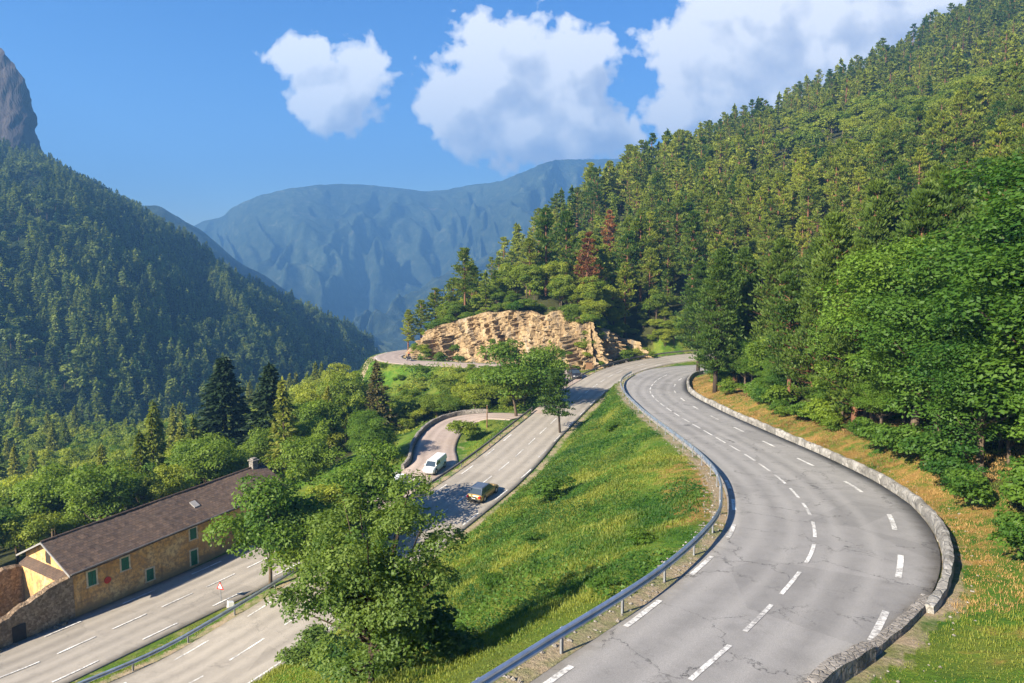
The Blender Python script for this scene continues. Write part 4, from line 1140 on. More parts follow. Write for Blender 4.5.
# arched attic opening in the gable: a dark panel paints the shade inside
ar = MB(); pts = [(DEP / 2 + .38 * math.cos(a) * 1, 4.55 + .38 * math.sin(a)) for a in np.linspace(0, math.pi, 11)] + [(DEP / 2 - .38, 3.75), (DEP / 2 + .38, 3.75)]
ar.loft([[(-.03, y, zz) for y, zz in pts], [(.02, y, zz) for y, zz in pts]]); at_w = ar.build('attic_window', M['darkhole'], house)
# tiled ledge of a lost lean-to under the gable
lg = MB(); lg.loft([[(-.75, y, 3.15 + .02 * y), (-.02, y, 3.55 + .02 * y), (-.02, y, 3.40 + .02 * y), (-.75, y, 3.0 + .02 * y)] for y in np.linspace(.7, DEP - .3, 8)]); lg.build('tiled_ledge', M['tiles'], house)
MB().box(-.62, -.02, .75, DEP - .35, -1.0, 3.05).build('lean_to_wall', M['plaster'], house)
# skylight and chimney
def roofpt(x, f, dz=0): return Vector((x, DEP / 2 * (1 - f), ridge(x) + (eave(x) - ridge(x)) * f + .06 + dz))
sk = MB(); X0 = 12.6; c4 = [roofpt(X0, .42, .09), roofpt(X0 + .62, .42, .09), roofpt(X0 + .62, .64, .09), roofpt(X0, .64, .09)]
sk.loft([[tuple(p - Vector((0, 0, .16))) for p in c4], [tuple(p) for p in c4]]); ski = sk.build('skylight', M['zincwhite'], roof)
c4 = [roofpt(X0 + .08, .45, .098), roofpt(X0 + .77, .45, .098), roofpt(X0 + .77, .69, .098), roofpt(X0 + .08, .69, .098)]
chx = 21.4; ch = MB().box(chx, chx + .7, DEP / 2 - .35, DEP / 2 + .3, ridge(chx) - .5, ridge(chx) + .8); ch.box(chx - .1, chx + .85, DEP / 2 - .5, DEP / 2 + .45, ridge(chx) + .8, ridge(chx) + .92)
ch.box(chx + .1, chx + .65, DEP / 2 - .3, DEP / 2 + .25, ridge(chx) + .92, ridge(chx) + 1.1); ch.build('chimney', M['greystone'], roof, bevel=.02)

# broken walls of the ruin at the end of the house
def jag_wall(mb, x0, x1, y0, y1, top, seed, bottom=-1.0):
    n = 26; V = []; F = []
    for i in range(n + 1):
        f = i / n; X = x0 + (x1 - x0) * f; zt = top(f) + random.uniform(-.13, .13); jy = random.uniform(-.05, .05)
        V += [(X, y0 + jy, bottom), (X, y0 + jy, zt - .12), (X, (y0 + y1) / 2, zt + random.uniform(0, .16)), (X, y1 + jy, zt - .12), (X, y1 + jy, bottom)]
    for i in range(n):
        for k in range(4): a = i * 5 + k; F.append((a, a + 5, a + 6, a + 1))
    F += [(0, 1, 2, 3, 4), tuple(n * 5 + k for k in (4, 3, 2, 1, 0))]
    return mb.add(V, F)
ruin = tag(empty('ruined_wall', tuple(HB), HRZ), 'roofless brown rubble ruin with broken sloping wall tops at the end of the long house', 'ruin')
fw = jag_wall(MB(), -.05, -13, -.05, .6, lambda f: float(np.interp(f, [0, .2, .36, .42, .56, 1], [3.75, 3.1, 2.3, 1.9, 1.45, 1.1])), 1); fw.build('front_wall', M['ruinstone'], ruin)
bw = jag_wall(MB(), -.1, -13, DEP - .6, DEP + .05, lambda f: float(np.interp(f, [0, .1, .3, 1], [3.1, 3.35, 2.9, 2.2])), 2); bw.build('rear_wall', M['ruinstone'], ruin)
x, z = wallpt(19, 634)
MB().box(x - .5, x + .5, -.09, -.03, z - .9, z + .75).build('doorway', M['darkhole'], ruin)  # dark slab on the wall face, painting the doorway's inner shade
rb_ = MB()
for k in range(60):
    X = random.uniform(-9, -.5); Y = random.uniform(.8, 2.6) if random.random() < .7 else random.uniform(-.5, -.15); s_ = random.uniform(.1, .28); Z = H(*(HB + HA * X + HPp * Y)[:2])[0] - HB[2]
    Mx = Matrix.Translation((X, Y, Z + s_ * .4)) @ Matrix.Rotation(random.random() * 3, 4, 'Z') @ Matrix.Rotation(random.uniform(-.4, .4), 4, 'X')
    rb_.box(-s_, s_, -s_ * .7, s_ * .7, -s_ * .5, s_ * .5, Mx)
rb_.build('fallen_stones', M['ruinstone'], ruin, bevel=.03)

# ------------------------------------------------------------------ vehicles
def lerp_prof(p, x): return float(np.interp(x, [a for a, _ in p], [b for _, b in p]))
def vehicle(name, loc, rz, pitch, label, cat, paint, Ln, Wd, lower, cabin, roofz, roofmat=None, tumble=.14, wheelr=.32, axles=None, boxy=False):
    """x forward; lower: (x, top height) of the body side; cabin: x of rear glass foot, roof back, roof front, windscreen foot"""
    e = tag(empty(name, loc, rz), label, cat); e.rotation_euler = (0, -pitch, rz)
    n = 26; rings = []
    for i in range(n + 1):
        x = -Ln / 2 + Ln * i / n; top = lerp_prof(lower, x)
        en = min(1, (1 - abs(x) / (Ln / 2)) * 7); w = Wd / 2 * (.80 + .20 * math.sqrt(max(0, en))); zb = .22 + .08 * (1 - en)
        rings.append([(x, -w * .9, zb), (x, -w, zb + .16), (x, -w * 1.0, (zb + top) / 2 + .05), (x, -w * .94, top - .07), (x, -w * .78, top), (x, 0, top + .025),
                      (x, w * .78, top), (x, w * .94, top - .07), (x, w * 1.0, (zb + top) / 2 + .05), (x, w, zb + .16), (x, w * .9, zb)])
    body = MB().loft(rings).build('body', paint, e, smooth=True)
    xr, xa, xb, xf = cabin; w0 = Wd / 2 * .93; w1 = w0 - tumble
    zr, zf = lerp_prof(lower, xr) - .04, lerp_prof(lower, xf) - .04
    # roof shell with pillars: a loft from belt line to roof
    cab = MB().loft([[(xr, -w0, zr), (xf, -w0, zf), (xf, w0, zf), (xr, w0, zr)], [(xa - .04, -w1 - .02, roofz - .07), (xb + .06, -w1 - .02, roofz - .07), (xb + .06, w1 + .02, roofz - .07), (xa - .04, w1 + .02, roofz - .07)],
                     [(xa + .06, -w1 + .08, roofz), (xb - .1, -w1 + .08, roofz), (xb - .1, w1 - .08, roofz), (xa + .06, w1 - .08, roofz)]]).build('roof', roofmat or paint, e, bevel=.03)
    def pane(nm, a, b, c, d, out, mat=M['glass']):
        q = [Vector(v) for v in (a, b, c, d)]; ctr = sum(q, Vector()) / 4; o = Vector(out) * .014
        q = [ctr + (v - ctr) * Vector((.9, .9, .86)) + o for v in q]
        MB().loft([[tuple(v - o * 1.6) for v in q], [tuple(v) for v in q]]).build(nm, mat, e)
    zt = roofz - .08
    pane('windscreen', (xf, -w0, zf), (xf, w0, zf), (xb + .06, w1, zt), (xb + .06, -w1, zt), (1, 0, .7))
    pane('rear_window', (xr, w0, zr), (xr, -w0, zr), (xa - .04, -w1, zt), (xa - .04, w1, zt), (-1, 0, .5)) if not boxy else None
    xm = (xa + xb) / 2 if not boxy else xb - .9
    for s in (-1, 1):
        fa = lambda x, top: (x, s * (w1 if top else w0), zt if top else lerp_prof(lower, x))
        pane('side_window', fa(xm + .06, 0), fa(xf - .12, 0), fa(xb, 1), fa(xm + .04, 1), (0, s * 1.0, .25))
        if not boxy: pane('side_window', fa(xr + .12, 0), fa(xm - .02, 0), fa(xm - .02, 1), fa(xa + .02, 1), (0, s, .25))
    axles = axles or (-Ln * .31, Ln * .31)
    for ax in axles:
        for s in (-1, 1):
            y = s * (Wd / 2 - .10)
            wl = MB().tube([(ax, y - .11, wheelr), (ax, y - .09, wheelr), (ax, y + .09, wheelr), (ax, y + .11, wheelr)], [wheelr * .88, wheelr, wheelr, wheelr * .88], 22).build('wheel', M['tyre'], e)
            MB().tube([(ax, y + s * .108, wheelr), (ax, y + s * .12, wheelr)], [wheelr * .62, wheelr * .55], 18).build('rim', M['rim'], wl)
            MB().tube([(ax, s * (Wd / 2 - .012), wheelr + .02), (ax, s * (Wd / 2 + .004), wheelr + .02)], wheelr * 1.18, 22).build('wheel_arch', M['trim'], body)
    zl = lerp_prof(lower, -Ln / 2 + .15); zh = lerp_prof(lower, Ln / 2 - .15)
    for s in (-1, 1):
        y = s * (Wd / 2 - .24)
        MB().box(-Ln / 2 - .012, -Ln / 2 + .16, y - .13, y + .13, zl - .34, zl - .10).build('tail_lamp', M['redlamp'], e, bevel=.03)
        MB().box(Ln / 2 - .2, Ln / 2 + .012, y - .17, y + .14, zh - .27, zh - .10).build('headlight', M['clearlamp'], e, bevel=.03)
        MB().box(xf - .32, xf - .14, s * (w0 + .02) - .09, s * (w0 + .02) + .09, zf + .10, zf + .25).build('mirror', paint, e, bevel=.03)
    MB().box(-Ln / 2 - .05, -Ln / 2 + .18, -Wd * .43, Wd * .43, .27, .48).build('bumper', M['trim'] if not boxy else M['zincwhite'], e, bevel=.05)
    MB().box(Ln / 2 - .18, Ln / 2 + .05, -Wd * .43, Wd * .43, .27, .48).build('bumper', M['trim'] if not boxy else M['zincwhite'], e, bevel=.05)
    MB().box(-Ln / 2 - .062, -Ln / 2 - .02, -.26, .26, .55, .66).build('number_plate', M['plate'], e)
    MB().box(Ln / 2 + .02, Ln / 2 + .062, -.26, .26, .42, .53).build('number_plate', M['plate'], e)
    return e
HATCH = dict(Ln=4.25, Wd=1.80, lower=[(-2.125, .80), (-2.0, .92), (-1.2, .96), (.4, .93), (.9, .90), (1.7, .78), (2.125, .62)], cabin=(-1.95, -1.45, .15, 1.05), roofz=1.50)
VAN = dict(Ln=4.1, Wd=1.58, lower=[(-2.2, .95), (-2.1, 1.0), (1.0, 1.0), (1.3, .98), (2.0, .84), (2.2, .68)], cabin=(-2.18, -2.12, .75, 1.4), roofz=1.58, tumble=.10, wheelr=.34, boxy=True)
def on_road(c, l, r, s, off):
    i = int(s / .6); R = right_of(c)[i]; d = c[min(i + 3, len(c) - 1)] - c[i - 3]
    w = (r if off > 0 else l)[i]
    return (c[i, 0] + R[0] * off, c[i, 1] + R[1] * off, c[i, 2] + .05 * (1 - (off / w) ** 2) + .004), math.atan2(d[1], d[0]), math.atan2(d[2], math.hypot(d[0], d[1]))
def near_s(c, p): return float(np.argmin(((c[:, :2] - np.array(p)[:2]) ** 2).sum(1)) * .6)
s = near_s(UPC[350:], P(489, 489, -24.3)) + 350 * .6
p, rz, pi_ = on_road(UPC, UPL, UPR, s, -1.75)
vehicle('hatchback_car', p, rz + math.pi, -pi_, 'bronze hatchback with dark windows driving up the lower road', 'car', M['gold'], **HATCH, roofmat=M['roofpaint'])

s = near_s(LFC, P(581, 378, -22)); p, rz, pi_ = on_road(LFC, LFL, LFR, s - 1.5, .3)
vehicle('hatchback_car', p, rz, pi_, 'small black car on the far road at the foot of the cliff', 'car', M['carblack'], **HATCH)
s = near_s(HSC, P(438, 469, -26.5)); p, rz, pi_ = on_road(HSC, HSL, HSR, s, .8)
vehicle('van', p, rz + math.pi, -pi_, 'white van standing at the entrance to the lay-by', 'van', M['carwhite'], **VAN)
s = near_s(HSC, P(408, 494, -27.3)); p, rz, pi_ = on_road(HSC, HSL, HSR, s, .4)
vehicle('van', p, rz + math.pi, -pi_, 'white vehicle half hidden by leaves below the lay-by', 'van', M['carwhite'], **VAN)
s = near_s(HSC, P(351, 517, -28.3)); p, rz, pi_ = on_road(HSC, HSL, HSR, s, 0)
vehicle('van', p, rz + math.pi, -pi_, 'pale blue van half hidden by the trees beyond the house', 'van', M['carblue'], **VAN)

# motorcycle with its rider on the far road
s = near_s(LFC, P(405, 361, -22.6)); p, rz, pi_ = on_road(LFC, LFL, LFR, s, -1.2)
mc = tag(empty('motorcycle', p, rz), 'dark motorcycle on the far road below the cliff', 'motorcycle')
for x in (-.68, .72):
    wl = MB().tube([(x, -.06, .31), (x, .06, .31)], .31, 20).build('wheel', M['tyre'], mc); MB().tube([(x, -.065, .31), (x, .065, .31)], .18, 14).build('rim', M['rim'], wl)
MB().loft([[(x, -w, z0), (x, w, z0), (x, w * .7, z1), (x, -w * .7, z1)] for x, w, z0, z1 in [(-.95, .06, .72, .86), (-.5, .14, .45, .82), (0, .17, .3, .80), (.3, .2, .35, 1.0), (.62, .14, .6, 1.02), (.78, .05, .75, .95)]]).build('body', M['carblack'], mc, smooth=False, bevel=.03)
MB().tube([(.45, -.36, 1.0), (.52, 0, .98), (.45, .36, 1.0)], .018, 6).build('handlebar', M['post'], mc)
MB().tube([(.55, .08, .95), (.72, .08, .31)], .03, 6).build('fork', M['post'], mc)
def skinned(name, verts, edges, radii, mat, parent=None, loc=(0, 0, 0), rz=0):
    me = bpy.data.meshes.new(name); me.from_pydata(verts, edges, []); me.materials.append(mat)
    o = link(name, me, parent, loc, rz); o.modifiers.new('skin', 'SKIN'); sv = me.skin_vertices[0].data
    for i, r in enumerate(radii): sv[i].radius = (r, r)
    sv[0].use_root = True
    sb = o.modifiers.new('sub', 'SUBSURF'); sb.levels = 1; sb.render_levels = 2; return o
vv = [(-.2, 0, .92), (-.1, 0, 1.2), (0, 0, 1.42), (.05, 0, 1.52), (.08, 0, 1.66), (0, .2, 1.4), (.22, .27, 1.18), (.44, .32, 1.03), (0, -.2, 1.4), (.22, -.27, 1.18), (.44, -.32, 1.03),
      (-.12, .12, .9), (.28, .2, .78), (.02, .2, .42), (.14, .2, .34), (-.12, -.12, .9), (.28, -.2, .78), (.02, -.2, .42), (.14, -.2, .34)]
ee = [(0, 1), (1, 2), (2, 3), (3, 4), (2, 5), (5, 6), (6, 7), (2, 8), (8, 9), (9, 10), (0, 11), (11, 12), (12, 13), (13, 14), (0, 15), (15, 16), (16, 17), (17, 18)]
rad = [.16, .16, .17, .07, .10, .08, .055, .045, .08, .055, .045, .11, .08, .06, .05, .11, .08, .06, .05]
pe_ = tag(skinned('person', vv, ee, rad, M['leather'], None, p, rz), 'rider in dark jacket astride the motorcycle on the far road', 'person')
hm_ = MB()
for k in range(7): pass
a_ = np.linspace(0, math.pi, 9); hm_.tube([(.08, 0, 1.68 - .15 * math.cos(t_)) for t_ in a_], [.15 * max(.05, math.sin(t_)) for t_ in a_], 14); hm_.build('helmet', M['redpaint'], pe_, smooth=True)

# ------------------------------------------------------------------ small roadside things
p = ground(221, 604); p[2] = H(p[0], p[1])[0]
sg = tag(empty('warning_sign', tuple(p), math.radians(-20)), 'red bordered triangular warning sign on a post beside the road opposite the house', 'sign')
MB().tube([(0, .04, -.3), (0, .04, 1.9)], .035, 8).build('post', M['post'], sg)
tri = lambda r, z: [(r * math.sin(a), z + r * math.cos(a)) for a in (0, 2.0944, 4.18879)]
MB().prism(tri(.46, 1.45), -.02, .0).build('sign_face', M['redpaint'], sg); MB().prism(tri(.28, 1.45), -.026, -.021).build('sign_panel', M['whitepaint'], sg)
MB().prism([(-.025, 1.38), (.025, 1.38), (.03, 1.58), (-.03, 1.58)], -.031, -.027).build('sign_mark', M['carblack'], sg)
p = ground(231, 607); p[2] = H(p[0], p[1])[0]
bl = tag(empty('marker_block', tuple(p), .5), 'white block with sloping top on the verge beside the warning sign', 'block')
MB().prism([(-.32, -.2), (.32, -.2), (.26, .40), (-.26, .55)], -.22, .22).build('block', M['whitepaint'], bl, bevel=.04)
MB().box(-.38, .38, -.27, .27, -.25, .08).build('foot', M['greystone'], bl, bevel=.03)
p = ground(487, 428); p[2] = H(p[0], p[1])[0]
po = tag(empty('wooden_post', tuple(p)), 'slender brown wooden post standing on the lay-by island', 'post')
MB().tube([(0, 0, -.4), (.03, .0, 3.3)], [.10, .07], 8).build('shaft', M['brownwood'], po); MB().tube([(.03, 0, 3.3), (.03, 0, 3.38)], [.09, .04], 8).build('cap', M['oldrail'], po)
p = ground(589, 372); p[2] = H(p[0], p[1])[0]
nb_ = tag(empty('notice_board', (p[0], p[1], p[2]), -.2), 'dark brown notice board at the foot of the cliff by the junction', 'board')
MB().box(-.65, .65, -.04, .04, .5, 1.9).build('board', M['brownwood'], nb_, bevel=.02)
for x in (-.55, .55): MB().box(x - .05, x + .05, .045, .13, -.3, 1.95).build('leg', M['darkhole'], nb_)
MB().prism([(-.8, 1.92), (.8, 1.92), (.7, 2.05), (-.7, 2.05)], -.2, .2).build('cap', M['darkhole'], nb_)
# reflector bollards on the far verge
for k, s_ in enumerate((206, 219, 232)):
    c_ = offs(UPC, UPR + .12)[int(s_ / .6)]
    pass

# ------------------------------------------------------------------ single trees and shrubs
def g_at(px, py):
    p = ground(px, py); return (p[0], p[1], float(H(p[0], p[1])[0]) - .08)
def px_h(pos, px_height): return px_height * math.hypot(pos[0], pos[1]) / FPX * 1.0
p = PD(368, 600, 25.0); p = (p[0], p[1], float(H(p[0], p[1])[0]) - .1)
plant(K['front'][0], 'leafy_tree', p, PD(368, 489, 25.0)[2] - p[2], 'large grey green leafy tree nearest the viewer on the bank beside the lower road', 'tree', rz=1.1, wid=1.06)
def solo(kind, px, py, hpx, name, label, wid=1.0, i=0, Y=None, cat='tree'):
    if Y is None: q = g_at(px, py)
    else:
        d = PD(px, py, Y); q = (d[0], d[1], float(H(d[0], d[1])[0]) - .1)
        top = PD(px, py - hpx, Y); hpx = None
    h = px_h(q, hpx) if hpx else top[2] - q[2]
    return plant(K[kind][i], name, q, h, label, cat, wid=wid)
K['round'] = [Kind('roundleaf', broad(9, 4.2, 46, 14000, .145, 300 + i, .12), 9, M['broad'], M['bark']) for i in range(2)]
K['solopine'] = [Kind('solopine', pine(9, .30, 3.4, .42, 6, 4, 12, .26, 310, .05, lean=.08), 9, M['pine'], M['darkbark'])]
K['bigpine'] = [Kind('bigpine', pine(19, .17 + .05 * i, 4.4, .42, 7, 5, 13, .30, 320 + i, .05), 19, M['pine'], M['darkbark']) for i in range(2)]
solo('solopine', 560, 434, 66, 'pine_tree', 'small leaning pine with a bare trunk at the right edge of the lower road', 1.0)
solo('round', 517, 417, 80, 'leafy_tree', 'dark round crowned tree between the lower road and the lay-by', 1.15, 0)
solo('round', 545, 408, 66, 'leafy_tree', 'dark crowned tree at the road junction behind the leaning pine', .9, 1)
solo('bigpine', 715, 393, 140, 'pine_tree', 'tall dark pine with a straight bare trunk behind the stone parapet at the hairpin', 1.0, 0)
solo('bigpine', 698, 373, 108, 'pine_tree', 'dark broad pine hiding the turn of the hairpin', 1.05, 1)
solo('spruce', 228, 478, 122, 'spruce_tree', 'tallest dark spruce behind the long house', 1.55, 0, Y=118)
solo('spruce', 273, 470, 106, 'spruce_tree', 'dark spruce with drooping boughs behind the house chimney', 1.6, 1, Y=112)
solo('young', 158, 492, 90, 'spruce_tree', 'pale yellow green spruce rising behind the middle of the roof', .9, 0, Y=112)
solo('young', 196, 488, 72, 'spruce_tree', 'small pale spruce close behind the roof left of the tallest dark spruce', 1.0, 1, Y=108)
K['thicket'] = [Kind('thicket', broad(2.4, 1.5, 20, 3600, .085, 350, .0, hole=.15, trunk=False), 2.4, M['willow'], None)]
K['brown'] = [Kind('brownspruce', spruce(13, 3.4, .6, 9, 13, .46, 330, .2), 13, mat_leaf('brownish_needles', (.045, .05, .014), (.13, .10, .03), .25), M['darkbark'])]
solo('brown', 378, 438, 78, 'spruce_tree', 'brownish conifer standing alone on the green slope below the far road', 1.05, 0)
solo('round', 270, 588, 122, 'leafy_tree', 'bright leafy tree hiding the end of the long house', .88, 0)
solo('round', 374, 532, 92, 'leafy_tree', 'rounded deep green tree in front of the lay-by entrance', 1.15, 0)
solo('deep', 372, 470, 66, 'leafy_tree', 'low spreading green tree left of the lay-by entrance', 1.3, 1)
solo('round', 312, 520, 88, 'leafy_tree', 'mid green tree between the house chimney and the lay-by trees', 1.0, 1, Y=88)
solo('light', 330, 470, 46, 'leafy_tree', 'pale leafy tree on the slope above the house chimney', 1.2, 0, Y=112)
solo('light', 360, 462, 46, 'leafy_tree', 'pale leafy tree behind the deep green lay-by tree', 1.2, 1, Y=114)
solo('round', 322, 565, 66, 'leafy_tree', 'lower leafy tree beside the pale blue van', 1.25, 1)
solo('round', 362, 545, 52, 'leafy_tree', 'small leafy tree between the pale blue van and the lower road', 1.2, 0)
solo('round', 308, 585, 80, 'leafy_tree', 'full leafy tree right of the one hiding the house end', 1.2, 0)
solo('light', 336, 552, 70, 'leafy_tree', 'pale leafy tree in the gap behind the large front tree', 1.2, 2)
solo('shrub', 466, 443, 27, 'bush', 'round green bush on the island of the lay-by', 1.2, 1, cat='bush')
for px, py, hp, k, lab in [(546, 503, 32, 2, 'dark round bush in the upper middle of the grass bank'), (533, 545, 18, 2, 'small dark bush halfway down the grass bank'), (492, 588, 20, 0, 'wide green bush low on the grass bank near the lower road'), (520, 520, 14, 0, 'low bush on the grass bank above the bronze car'),
                           (610, 432, 13, 2, 'small bush at the top of the grass bank near the leaning pine'), (640, 545, 22, 0, 'broad green bush on the grass bank below the bend of the rail'), (600, 590, 20, 2, 'low dark bush near the guard rail at the foot of the bend'), (460, 640, 24, 2, 'dark bush beside the large front tree')]:
    solo('shrub', px, py, hp, 'bush', lab, 1.4, k, cat='bush')
# scrub along the forest edge inside the bend
se = np.random.default_rng(17)
for s_ in np.arange(40, 134, 2.1):
    i = int(s_ / .6); o = UPR[i] + float(np.interp(s_, [40, 44, 60, 80, 130], [3.8, 2.7, 2.8, 3.4, 3.9])) + se.uniform(0, 1.6); R = right_of(UPC)[i]; x, y = UPC[i, 0] + R[0] * o, UPC[i, 1] + R[1] * o
    if s_ > 104 and se.random() < .5: continue
    k = int(se.integers(0, 3)); plant(K['shrub'][2 if k == 1 else k], 'bush', at(x, y), se.uniform(.8, 3.6), 'leafy bush along the forest edge above the stone parapet', 'bush', 'bushes along the forest edge', wid=1.15)
for px, py, hp, Y, lab in [(408, 336, 26, 186, 'leftmost small pine on the ridge above the end of the rock wall'), (421, 330, 30, 188, 'dark pine on the ridge just above the nose of the rock wall'), (436, 322, 34, 190, 'slim pine on the low ridge over the rock wall'), (452, 314, 36, 190, 'olive pine on the ridge over the left part of the rock wall'), (468, 304, 38, 192, 'taller pine where the ridge above the rock wall starts to rise')]:
    solo('hill', px, py, hp, 'pine_tree', lab, 1.15, int(px) % 5, Y=Y)
for k, (px, py, h_) in enumerate([(312, 668, 2.6), (345, 676, 2.2), (405, 672, 2.8), (436, 664, 2.4), (372, 682, 1.8)]):
    q = g_at(px, py); plant(K['thicket'][0], 'bush', q, h_, 'grey green shrub in the thicket around the foot of the large front tree', 'bush', 'shrubs around the front tree', wid=1.25)
# big leafy trees standing over the edge of the bend
for k_, (x, y, h_, lab) in enumerate([(30.5, 40, 17.5, 'huge deep green leafy tree with layered boughs overhanging the upper bend'), (27.5, 33.5, 11, 'dense lower leafy tree beside the dry bank at the upper bend'), (33.5, 47, 16, 'tall deep green leafy tree behind the layered one above the bend'), (36, 55, 13, 'leafy tree between the pines and the huge tree over the bend'), (40, 43, 18, 'deep green leafy tree further up the bank above the bend'), (33, 62, 8, 'small leafy tree in front of the pines above the parapet'), (29.8, 51, 15, 'broad leafy tree standing at the very edge of the dry bank'), (31.5, 58, 16.5, 'tall leafy tree between the broad edge tree and the pines'), (36, 50, 20, 'tallest deep green leafy tree rising over the bend'), (28.6, 44.5, 11, 'rounded leafy tree below the huge layered tree'), (32, 67, 12, 'leafy tree where the pines reach the parapet bank')]):
    plant(K['deep'][k_ % 3], 'leafy_tree', at(x, y), h_, lab, 'tree', wid=1.22 if h_ > 10 else 1.3)
for k_ in range(26):
    s_ = se.uniform(58, 128); i = int(s_ / .6); o = UPR[i] + se.uniform(6.0, 8.5); R = right_of(UPC)[i]
    plant(K['deep' if k_ % 3 else 'broad'][k_ % 3], 'leafy_tree', at(UPC[i, 0] + R[0] * o, UPC[i, 1] + R[1] * o), se.uniform(4.0, 7.5), 'young leafy tree in the undergrowth below the pines inside the bend', 'tree', 'young leafy trees below the pines', wid=1.3)
# scrub between the rock wall and the hairpin
bx, by = jitter([(22, 152.5), (30, 159), (40, 163.5), (56, 164), (58, 176), (28, 178), (16, 160)], 3.1, 19); bz = H(bx, by); bg_ = road_gap(bx, by)
for x, y, z, q in zip(bx, by, bz, bg_):
    if q > 1.6 and se.random() < .85: plant(K['light'][int(se.integers(0, 3))], 'bush', (x, y, z - .4), se.uniform(1.8, 4.2), 'yellow green bush between the rock wall and the hairpin', 'bush', 'bushes beside the hairpin', wid=1.2)
# bushes and creepers on ledges and top of the rock wall
for k in range(98):
    i = int(se.integers(34, len(CLQ) - 2)); top = k < 56
    j = (CLIFF.shape[1] - int(se.integers(3, 7))) if top else int(se.integers(3, 20)); q = CLIFF[i, j]
    plant(K['shrub'][int(se.integers(0, 2))], 'bush', (q[0], q[1], q[2] - .3), se.uniform(1.2, 3.4) if top else se.uniform(.9, 2.7), 'bright green bush growing along the top of the rock wall' if top else 'small bush clinging to the face of the rock wall', 'bush', 'bushes on top of the rock wall' if top else 'bushes on the rock face', wid=1.2)
for k in range(34):
    i = int(se.integers(40, len(CLQ) - 6)); o = se.uniform(5.2, 13); x, y = CLQ[i] [:2] + CLN[i] * o
    if road_gap(np.array([x]), np.array([y]))[0] > 2: plant(K['light'][k % 3], 'leafy_tree', at(x, y), se.uniform(3.0, 6.0), 'low bright leafy tree between the top of the rock wall and the pines', 'tree', 'low trees above the rock wall', wid=1.3)
for k, (px, py) in enumerate([(652, 347), (658, 342), (664, 346), (668, 341), (674, 346), (679, 342), (666, 335), (672, 336)]):
    q = ground(px, py)
    if q is not None: plant(K['light'][k % 3], 'bush', at(q[0], q[1]), se.uniform(2.2, 4), 'yellow green bush between the rock wall and the hairpin', 'bush', 'bushes beside the hairpin', wid=1.3)
ex, ey = jitter([(-38, 150), (-33, 160), (-37, 172), (-38, 190), (-50, 196), (-50, 165)], 2.8, 23)
for x, y, q in zip(ex, ey, road_gap(ex, ey)):
    if q > 1.0: plant(K['broad'][int(se.integers(0, 3))], 'bush', at(x, y), se.uniform(1.6, 3.2), 'bush on the steep edge outside the bend of the far road', 'bush', 'bushes outside the far bend', wid=1.3)
# bare dead tree in the wood
p = ground(985, 300)
def dead(pos, h):
    mb = MB(); tips = []
    def grow(p, d, l, r, n):
        q = p + d * l; m = p + d * l * .5 + Vector((random.uniform(-.06, .06), random.uniform(-.06, .06), 0)) * l; mb.tube([p, m, q], [r, r * .82, r * .62], 5, False)
        if n:
            for _ in range(3): grow(p + d * l * random.uniform(.55, 1), (d + Vector((random.uniform(-.8, .8), random.uniform(-.8, .8), random.uniform(.0, .5)))).normalized(), l * .62, r * .52, n - 1)
    grow(Vector((0, 0, -.3)), Vector((.05, 0, 1)), h * .5, .16, 4)
    e = tag(empty('dead_tree', pos), 'bare pale dead tree with forked branches at the wood edge', 'tree'); mb.build('trunk', M['deadwood'], e)
x, y = 47, 77; dead(at(x, y), 13)

# ------------------------------------------------------------------ grass
def grass(name, X, Y, hgt, dens, label, blades, mat, seed, wd=.03):
    r = np.random.default_rng(seed); Z = H(X, Y); n = len(X)
    b = blades; X = np.repeat(X, b) + r.normal(0, .14, n * b); Y = np.repeat(Y, b) + r.normal(0, .14, n * b); Z = np.repeat(Z, b) - .03; hh = np.repeat(hgt, b) * r.uniform(.5, 1.2, n * b)
    az = r.uniform(0, 6.283, n * b); le = hh * r.uniform(.15, .7, n * b); w = wd * r.uniform(.7, 1.5, n * b) * np.clip(np.hypot(X, Y) / 42, .55, 1.5)
    dx, dy = np.cos(az), np.sin(az)
    V = np.stack([np.stack([X - dy * w, Y + dx * w, Z], 1), np.stack([X + dy * w, Y - dx * w, Z], 1), np.stack([X + dx * le * .5 + dy * w * .7, Y + dy * le * .5 - dx * w * .7, Z + hh * .62], 1), np.stack([X + dx * le, Y + dy * le, Z + hh], 1)], 1).reshape(-1, 3)
    F = np.arange(4 * n * b).reshape(-1, 4)
    tint = np.repeat(np.clip(.48 + .5 * fbm(X * .35, Y * .35, octaves=3, seed=5) + .55 * fbm(X * .09, Y * .09, octaves=2, seed=6) + r.normal(0, .12, n * b), 0, 1), 4)
    o = link(name, mesh_np(name, V, [F], mat, False, {'tint': tint})); tag(o, label, 'grass', None, 'stuff')
M['grassg'] = mat_leaf('green_grass', (.030, .10, .010), (.225, .25, .034), .4, 0.0)
M['grassd'] = mat_leaf('dry_grass', (.19, .12, .04), (.40, .25, .09), .3, 0.0)
gr_ = np.random.default_rng(55)
def scatter(n, x0, x1, y0, y1): return gr_.uniform(x0, x1, n), gr_.uniform(y0, y1, n)
X, Y = scatter(170000, -34, 34, 8, 128); X2, Y2 = scatter(16000, -46, 22, 114, 170); k2 = inpoly(X2, Y2, [(-19, 115), (8, 117), (12, 128), (9, 141), (0, 146), (-14, 151.5), (-27, 162), (-30, 170), (-44, 170), (-34, 146), (-26, 124)]); X = np.r_[X, X2[k2]]; Y = np.r_[Y, Y2[k2]]; inf = road_info(X, Y); g_ = np.min([i[0] for i in inf], 0); d_ = np.hypot(X, Y)
